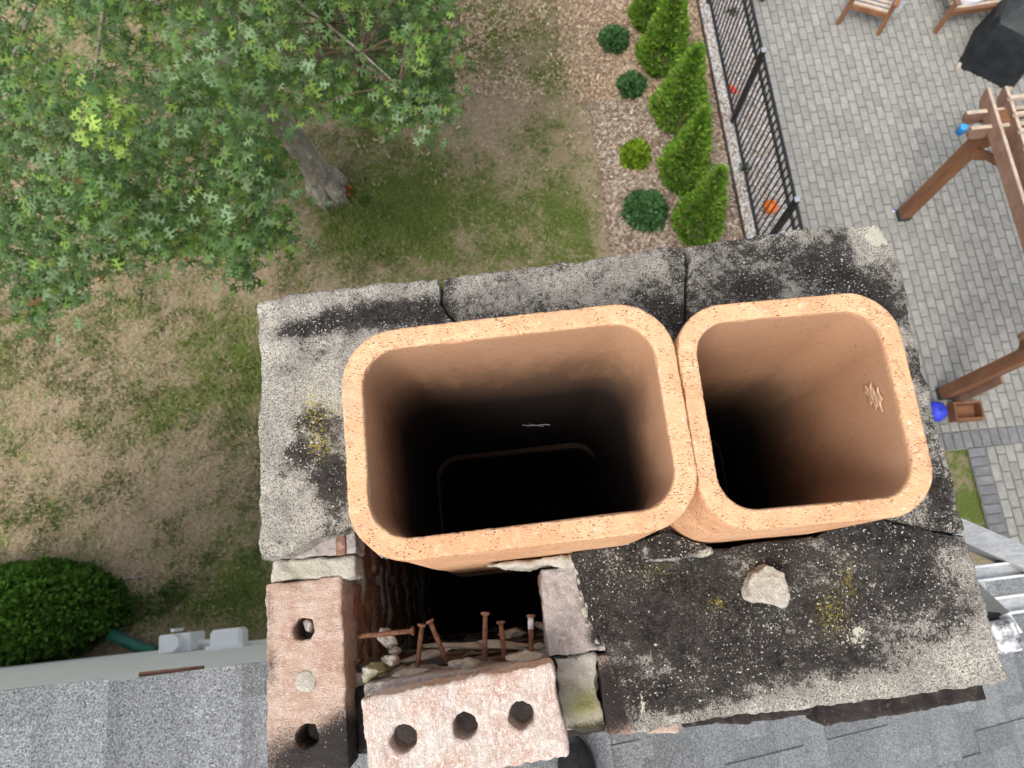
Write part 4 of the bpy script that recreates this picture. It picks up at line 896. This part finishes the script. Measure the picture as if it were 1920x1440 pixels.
while len(clusters) < 2300:
    v = Vector((r3.gauss(0, 1), r3.gauss(0, 1), r3.gauss(0, 1))).normalized()*(.35+.65*r3.random()**.4); p = Vector((cc.x+v.x*3.5, cc.y+v.y*4.0, cc.z+v.z*2.0))
    if p.z < 2.3 or p.z > 5.9: continue
    u, w = proj(*p)
    if not (-260 < u < 1100 and -300 < w < 900): 
        if r3.random() < .8: continue
    elif not inpoly(u, w, CROWN): continue
    if noise.noise(p*.9) < -.30: continue
    tt_ = max(0, min(1, ((u-518)*102+(w-222)*133)/(102**2+133**2))); dd_ = math.hypot(u-518-102*tt_, w-222-133*tt_)
    if dd_ < 47 and p.z > .5: continue
    clusters.append(p)
# drooping outer boughs
for (px, py, h) in [(450, 520, 5.2), (445, 490, 5.1), (450, 450, 5.1), (500, 435, 5.0), (530, 448, 5.0), (520, 440, 5.3), (440, 410, 5.0), (830, 215, 5.3), (800, 220, 5.3), (810, 150, 5.3), (790, 190, 5.4), (760, 160, 5.3), (820, 190, 5.5), (750, 200, 5.2), (690, 190, 5.2), (720, 140, 5.1), (770, 90, 5.2), (820, 60, 5.3), (80, 575, 5.2), (110, 550, 5.2), (150, 520, 5.2), (60, 560, 5.3), (60, 520, 5.0), (220, 470, 5.0), (300, 440, 5.0), (350, 440, 4.9),
                    (520, 330, 4.9), (480, 350, 4.8), (430, 360, 4.8), (380, 400, 4.7), (600, 130, 4.9), (650, 180, 5.0), (300, 400, 4.6), (200, 400, 4.6), (100, 440, 4.7), (30, 480, 4.8), (205, 235, 3.9), (190, 210, 3.9), (100, 330, 4.1), (420, 80, 4.0), (260, 130, 4.0)]:
    for k_ in range(3): p = at(px+r3.gauss(0, 12), py+r3.gauss(0, 12), h+r3.uniform(-.15, .15)); clusters.append(p)
leaves = []
LC = [(.105, .205, .045), (.13, .24, .05), (.16, .25, .10), (.10, .19, .065), (.21, .32, .06), (.20, .30, .15), (.075, .15, .04)]
for ci, p in enumerate(clusters):
    nl = r3.randint(11, 17); tint = r3.choice(LC); yl = (abs(p.x-at(205, 225, 3.9).x) < .16 and abs(p.y-at(205, 225, 3.9).y) < .16) or r3.random() < .006
    for k_ in range(nl):
        a = r3.uniform(0, 2*PI); d = Vector((math.cos(a), math.sin(a), r3.gauss(-.1, .6))).normalized(); up = Vector((r3.gauss(0, .7), r3.gauss(0, .7), 1)).normalized()
        s = d.cross(up).normalized(); up = s.cross(d); L = r3.uniform(.06, .12)*(1.05 if yl else 1); b0 = p+d*r3.uniform(.0, .09)+Vector((r3.gauss(0, .075), r3.gauss(0, .075), r3.gauss(0, .075)))
        c_ = (.33, .46, .09) if yl and r3.random() < .5 else (tint if r3.random() < .75 else r3.choice(LC)); br = r3.uniform(.75, 1.3)
        if r3.random() < .005: c_ = (.28, .16, .07)
        leaves.append((b0, s, d, up, L, [q_*br for q_ in c_]))
leaves.sort(key=lambda l: (l[0]-Vector((0, 0, CAMZ))).length if 0 < proj(*l[0])[0] < 850 and 0 < proj(*l[0])[1] < 600 else 99)
bigl, restl = leaves[:290], leaves[290:]
variants = {}
for l in bigl:
    key = tuple(int(q_*25) for q_ in l[5])
    if key not in variants: variants[key] = fastmesh('leaf', LV, LF, np.tile(np.array(l[5]), (len(LV), 1))); variants[key].materials.append(M['leaf'])
    o = bpy.data.objects.new('leaf', variants[key]); C.objects.link(o); o.parent = oak
    o.matrix_local = Matrix.Translation(l[0]) @ Matrix((l[1]*l[4], l[2]*l[4], l[3]*l[4])).transposed().to_4x4()
B = np.array([[*l[0]] for l in restl]); S_ = np.array([[*(l[1]*l[4])] for l in restl]); D_ = np.array([[*(l[2]*l[4])] for l in restl]); U_ = np.array([[*(l[3]*l[4])] for l in restl])
VV = B[:, None]+LV[None, :, :1]*S_[:, None]+LV[None, :, 1:2]*D_[:, None]+LV[None, :, 2:]*U_[:, None]
FF = (LF[None]+(np.arange(len(restl))*len(LV))[:, None, None]).reshape(-1, 3)
o = link('foliage', fastmesh('foliage', VV.reshape(-1, 3), FF, np.repeat(np.array([l[5] for l in restl]), len(LV), 0)), M['leaf'], oak); o['kind'] = 'stuff'
# limbs reaching into the crown
tips = []
mbt = MB()
for k_ in range(18):
    p = r3.choice(clusters); z0 = r3.uniform(2.3, 4.6); s0 = Vector((-2.45-.12*(z0-2.3), 5.55+.22*(z0-2.3), z0)); e = p+Vector((0, 0, -.1))
    mid = s0.lerp(e, .5)+Vector((r3.gauss(0, .15), r3.gauss(0, .15), .25)); pts = [s0.lerp(mid, t).lerp(mid.lerp(e, t), t) for t in np.linspace(0, 1, 9)]
    MB().tube(pts, list(np.linspace(.032, .005, 9)), 7).build('branch', M['bark'], oak, True); tips += pts[3:]
for p in clusters:
    b = min(tips, key=lambda t_: (t_-p).length_squared)
    if (b-p).length < .7: mbt.tube([b, b.lerp(p, .5)+Vector((0, 0, .04)), p], [.007, .005, .003], 4)
o = mbt.build('twigs', M['twig'], oak); o['kind'] = 'stuff'
rc = lambda x, y: [q_*random.uniform(.6, 1.2) for q_ in (.38, .14, .06)]
bx = at(632, 362, 9.0); scatter_bits('fallen_leaves', 380, (bx.x-.16, bx.x+.22), (bx.y-.16, bx.y+.16), lambda x, y: ((x-bx.x-.03)**2+(y-bx.y)**2) < .022*(1+random.random()*.5), rc, (.02, .05), M['ground_bits'], None, .02, .5, .9)

# ================================================================== PERGOLA
px1, py1 = 5.42, 4.20; px2, py2 = 5.34, 1.78; pw = .14
perg = thing('pergola', 'brown stained timber pergola with slatted top over the patio', 'pergola')
ZB = CAMZ-7.02                                # underside of the cross beams
for (x, y) in ((px1, py1), (px2, py2), (8.6, py1), (8.6, py2)):
    mb = MB(); mb.box((x, y, ZB/2+.12), (pw, pw, ZB+.2), bev=.006); po = mb.build('post', M['cedar'], perg)
    mb = MB(); mb.box((x, y, .05), (pw+.012, pw+.012, .10)); mb.build('post_base', M['tarp_grey'], po)
BH = .185
def shaped(L0, L1, H_):                       # beam with curved cut ends
    return [(L0+.10, 0), (L0+.04, .03), (L0+.02, .08), (L0, H_*.62), (L0, H_), (L1, H_), (L1, 0)]
for (x, y) in ((px1, py1), (px2, py2)):
    for s in (-1, 1):
        mb = MB(); mb.profile(shaped(-.35, 3.6, BH), (x, y+s*(pw/2+.022), ZB), (1, 0, 0), (0, 0, 1), (0, 1, 0), .04); cb = mb.build('cross_beam', M['cedar_top'], perg)
        mb = MB(); mb.box((x+1.625, y+s*(pw/2+.022), ZB+BH+.0025), (3.95, .041, .004)); mb.build('bleached_edge', M['cedar_grey'], cb)
JZ = ZB+.09
for i, x in enumerate((px1-.115, px1+.07, px1+.75, px1+1.35)):
    y0, y1 = py2-.5, py1+.30
    mb = MB(); mb.profile([(y1-.10, 0), (y1-.04, .03), (y1-.02, .08), (y1, BH*.7), (y1, BH), (y0, BH), (y0, 0)], (x, 0, ZB+.09 if i < 2 else JZ), (0, 1, 0), (0, 0, 1), (1, 0, 0), .042)
    jb = mb.build('joist', M['cedar_top'], perg); mb = MB(); mb.box((x, (y0+y1)/2, JZ+BH+.0025), (.030, y1-y0, .004)); mb.build('bleached_edge', M['cedar_grey'], jb)
sy = py1+.14; k_ = 0
while sy > py2-.4:
    mb = MB(); mb.box((px1+1.55, sy, JZ+BH+.027), (3.04, .038, .045)); mb.build('slat', M['cedar_grey'], perg); sy -= .195
for (x, y, dx, dy) in ((px1, py1, 0, -1), (px1, py1, 1, 0), (px2, py2, 0, 1), (px2, py2, 1, 0)):
    d = Vector((dx, dy, 0)); o0 = Vector((x, y, 0))+d*pw/2; u = (d*.5+Vector((0, 0, .5)))
    w_ = Vector((-dy, dx, 0)); mb = MB(); mb.profile([(0, -.5), (.10, -.42), (.20, -.26), (.34, -.14), (.46, -.10), (.5, 0), (.36, 0), (0, -.34)], o0+Vector((0, 0, ZB+.07)), d, (0, 0, 1), w_, .05); mb.build('brace', M['cedar'], perg)

# ================================================================== PATIO THINGS
p = at(1800, 246, 8.95); cup = thing('cup', 'bright blue plastic cup lying open on the pavers near the pergola', 'cup', (p.x, p.y, .02))
V, Fq = [], []; rings = [(0, .0), (.045, 0), (.05, .11), (.046, .11), (.042, .01), (0, .01)]
for (r_, z_) in rings:
    for k_ in range(20): a = 2*PI*k_/20; V.append((r_*1.15*math.cos(a), r_*1.15*math.sin(a), z_))
for j in range(5):
    for k_ in range(20): Fq.append((j*20+k_, j*20+(k_+1) % 20, (j+1)*20+(k_+1) % 20, (j+1)*20+k_))
pyd('cup_body', V[:60], Fq[:40], M['blue'], cup, True)
pyd('cup_inside', [(a*.97, b*.97, c1*.97+.003) for a, b, c1 in V[60:]], [tuple(i-60 for i in f) for f in Fq[60:]], M['blue_in'], cup, True)
cup.rotation_euler = (0, 0, 0); cup.scale = (1, 1, 1.2)
def ball(name, px, py, r, mat, label, h):
    p = at(px, py, 9-r); bm = bmesh.new(); bmesh.ops.create_uvsphere(bm, u_segments=32, v_segments=18, radius=r)
    for v in bm.verts:
        a = math.atan2(v.co.y, v.co.x); v.co *= 1-.035*abs(math.cos(a*4))**10
    me_ = bpy.data.meshes.new(name); bm.to_mesh(me_); bm.free(); t = thing(name, label, 'ball', (p.x, p.y, r+.006)); link('shell', me_, mat, t, True)
    mb = MB(); mb.tube([(0, 0, r-.002), (0, 0, r+.002)], .012, 10); mb.build('valve', M['black_metal'], t)
ball('ball', 1445, 388, .095, M['orange'], 'orange rubber ball behind the pickets of the fence', 0)
ball('ball', 1754, 772, .125, M['blue_ball'], 'royal blue ball beside the foot of the second pergola post', 0)
p = at(1375, 170, 8.97); t = thing('toy', 'small red plastic toy lying on the gravel behind the fence', 'toy', (p.x, p.y, .02), .5)
mb = MB(); mb.box((0, 0, .02), (.075, .12, .04), bev=.012); mb.build('toy_body', M['red'], t); mb = MB(); mb.box((0, .075, .03), (.05, .04, .05), bev=.01); mb.build('toy_end', M['orange'], t)
p = at(1679, 393, 8.97); t = thing('sandal', 'small blue and white child shoe beside the pergola post base', 'shoe', (p.x, p.y, .012), .6)
mb = MB(); mb.prism([(.03*math.cos(a)*(1 if math.cos(a) > 0 else 1.6), .02*math.sin(a)) for a in np.linspace(0, 2*PI, 14)[:-1]], 0, .012); mb.build('sole', M['cushion'], t); mb = MB(); mb.tube([(-.01, -.02, .01), (-.01, 0, .03), (-.01, .02, .01)], .008, 6); mb.build('strap', M['blue_ball'], t)
# plank and box at the second post
t = thing('plank', 'brown plank leaning against the second pergola post', 'plank', (0, 0, 0))
MB().bar((px2+.12, py2-.10, .02), (px2+.11, py2-.075, 1.0), .13, .03, Vector((1, 0, 0))).build('board', M['cedar_top'], t)
t = thing('wooden_box', 'open brown wooden box on the pavers by the blue ball', 'box', (px2+.17, py2-.26, .026), -.05)
for (c_, s_, nm) in (((0, .10, .08), (.34, .022, .16), 'side'), ((0, -.10, .08), (.34, .022, .16), 'side'), ((.16, 0, .08), (.022, .178, .16), 'side'), ((-.16, 0, .08), (.022, .178, .16), 'side'), ((0, 0, .01), (.29, .17, .02), 'bottom')):
    mb = MB(); mb.box(c_, s_); mb.build(nm, M['cedar'], t)
# lawn patch stones edge
# grill under its cover
gp = [at(1772, 112, 8.98), at(1866, 156, 8.98), at(1945, 105, 8.98), at(1880, 50, 8.98)]
t = thing('grill', 'covered barbecue grill in a black fabric cover on the patio', 'grill')
gc = Vector((sum(q_.x for q_ in gp)/4, sum(q_.y for q_ in gp)/4, 0))
ang = math.atan2(gp[1].y-gp[0].y, gp[1].x-gp[0].x); L1 = (gp[1]-gp[0]).length; L2 = (gp[2]-gp[1]).length
V, Fq, lv = [], [], [(0, 1.0, 1.0), (.15, .98, .98), (.45, .93, .94), (.78, .90, .92), (.84, .84, .86), (.95, .7, .62), (1.08, .5, .42), (1.13, .2, .18)]
NN = 48
for (z, kx, ky) in lv:
    for k_ in range(NN):
        a = 2*PI*k_/NN; ca, sa = math.cos(a), math.sin(a); e = .32
        x = math.copysign(abs(ca)**e, ca)*L1/2*kx*1.12; y = math.copysign(abs(sa)**e, sa)*L2/2*ky*1.12
        f_ = 1+.035*math.sin(a*9+z*3)*(1 if z < .8 else .4)+.03*nz(x, y, z, 5); V.append((x*f_, y*f_, z+.03*nz(x, y, z, 4, 3)))
Lr = len(lv)
for j in range(Lr-1):
    for k_ in range(NN): Fq.append((j*NN+k_, j*NN+(k_+1) % NN, (j+1)*NN+(k_+1) % NN, (j+1)*NN+k_))
side = Fq[:4*NN]; topf = [tuple(i for i in f) for f in Fq[4*NN:]]+[tuple((Lr-1)*NN+k_ for k_ in range(NN))]
o = pyd('cover_side', V[:5*NN], side, M['tarp'], t, True); o.location = gc; o.rotation_euler = (0, 0, ang)
o = pyd('cover_top', [v for v in V[4*NN:]], [tuple(i-4*NN for i in f) for f in topf], M['tarp_grey'], t, True); o.location = gc; o.rotation_euler = (0, 0, ang)
mb = MB(); mb.tube([Vector((L1/2*math.cos(a)**1*1.0, L2/2*math.sin(a), .80)) for a in np.linspace(0, .01, 2)], .01, 6); mb.bm.free()
for (a, b) in ((-.5, -.5), (.5, -.5)):
    mb = MB(); mb.box((a*L1*1.0, b*L2*1.02, .03), (.05, .11, .05), bev=.01); o = mb.build('foot', M['cedar_grey'], t); o.location = gc; o.rotation_euler = (0, 0, ang)
# patio furniture
def chair(name, label, loc, rz, w=.62, back=True):
    t = thing(name, label, 'chair', loc, rz)
    for sx in (-1, 1):
        for sy_ in (-1, 1): mb = MB(); mb.bar((sx*w*.46, sy_*.28, 0), (sx*w*.42, sy_*.26, .60), .045, .045); mb.build('leg', M['cedar'], t)
        mb = MB(); mb.box((sx*w*.44, 0, .61), (.07, .66, .025), bev=.005); mb.build('armrest', M['cedar'], t)
    mb = MB(); mb.box((0, -.27, .36), (w*.9, .03, .07)); mb.build('seat_rail', M['cedar'], t)
    for k_ in range(7): mb = MB(); mb.box((0, -.23+k_*.075, .40), (w*.84, .045, .02)); mb.build('slat', M['cedar_grey'], t)
    if back:
        for k_ in range(6): mb = MB(); mb.bar((-.22+k_*.088, .28, .42), (-.22+k_*.088, .40, .95), .05, .018); mb.build('back_slat', M['cedar_grey'], t)
        mb = MB(); mb.bar((-.3, .40, .96), (.3, .40, .96), .05, .04); mb.build('top_rail', M['cedar'], t)
    mb = MB(); mb.box((0, .02, .395), (w*.80, .50, .012), bev=.005); mb.build('cushion', M['cushion_dark'], t)
    return t
p = at(1632, 22, 8.55); chair('armchair', 'wooden slatted armchair with bleached seat slats at the top of the patio', (p.x+.15, p.y+.33, 0), -.45)
p = at(1700, 15, 8.6); t = thing('cloth', 'white cloth hanging beside the wooden armchair', 'cloth'); 
pyd('cloth_sheet', [at(1690, 0, 8.4), at(1700, 2, 8.4), at(1684, 24, 8.7), at(1677, 22, 8.7)], [(0, 1, 2, 3)], M['cushion'], t)
p = at(1835, 10, 8.5); t = thing('sofa', 'wooden slatted sofa with white cushions beside the covered grill', 'sofa', (p.x+.26, p.y+.36, 0), .05)
for sx in (-.62, .62):
    for sy_ in (-.32, .32): mb = MB(); mb.bar((sx, sy_, 0), (sx, sy_, .58), .05, .05); mb.build('leg', M['cedar'], t)
    mb = MB(); mb.box((sx, 0, .60), (.07, .74, .03)); mb.build('armrest', M['cedar_top'], t)
mb = MB(); mb.box((0, -.33, .40), (1.28, .035, .08)); mb.build('front_rail', M['cedar'], t)
for k_ in range(9): mb = MB(); mb.box((0, -.28+k_*.07, .44), (1.2, .045, .02)); mb.build('slat', M['cedar_grey'], t)
for k_ in range(2):
    pts = [(-.3+k_*.62+.25*math.cos(a), -.08+.22*math.sin(a)) for a in np.linspace(0, 2*PI, 18)[:-1]]; mb = MB(); mb.prism(pts, .455, .53); mb.build('cushion', M['cushion'], t)
mb = MB(); mb.box((-.42, .02, .48), (.2, .4, .04)); mb.build('cushion', M['cushion_dark'], t)
p = at(1440, -4, 8.9); t = thing('storage_bench', 'dark grey green box at the top edge of the patio by the fence', 'box', (p.x, p.y+.28, 0), .55)
mb = MB(); mb.box((0, 0, .16), (.42, .42, .32), bev=.01); mb.build('box_body', M['tarp_grey'], t); mb = MB(); mb.box((0, 0, .335), (.45, .45, .03), bev=.008); mb.build('lid', M['tarp_grey'], t)
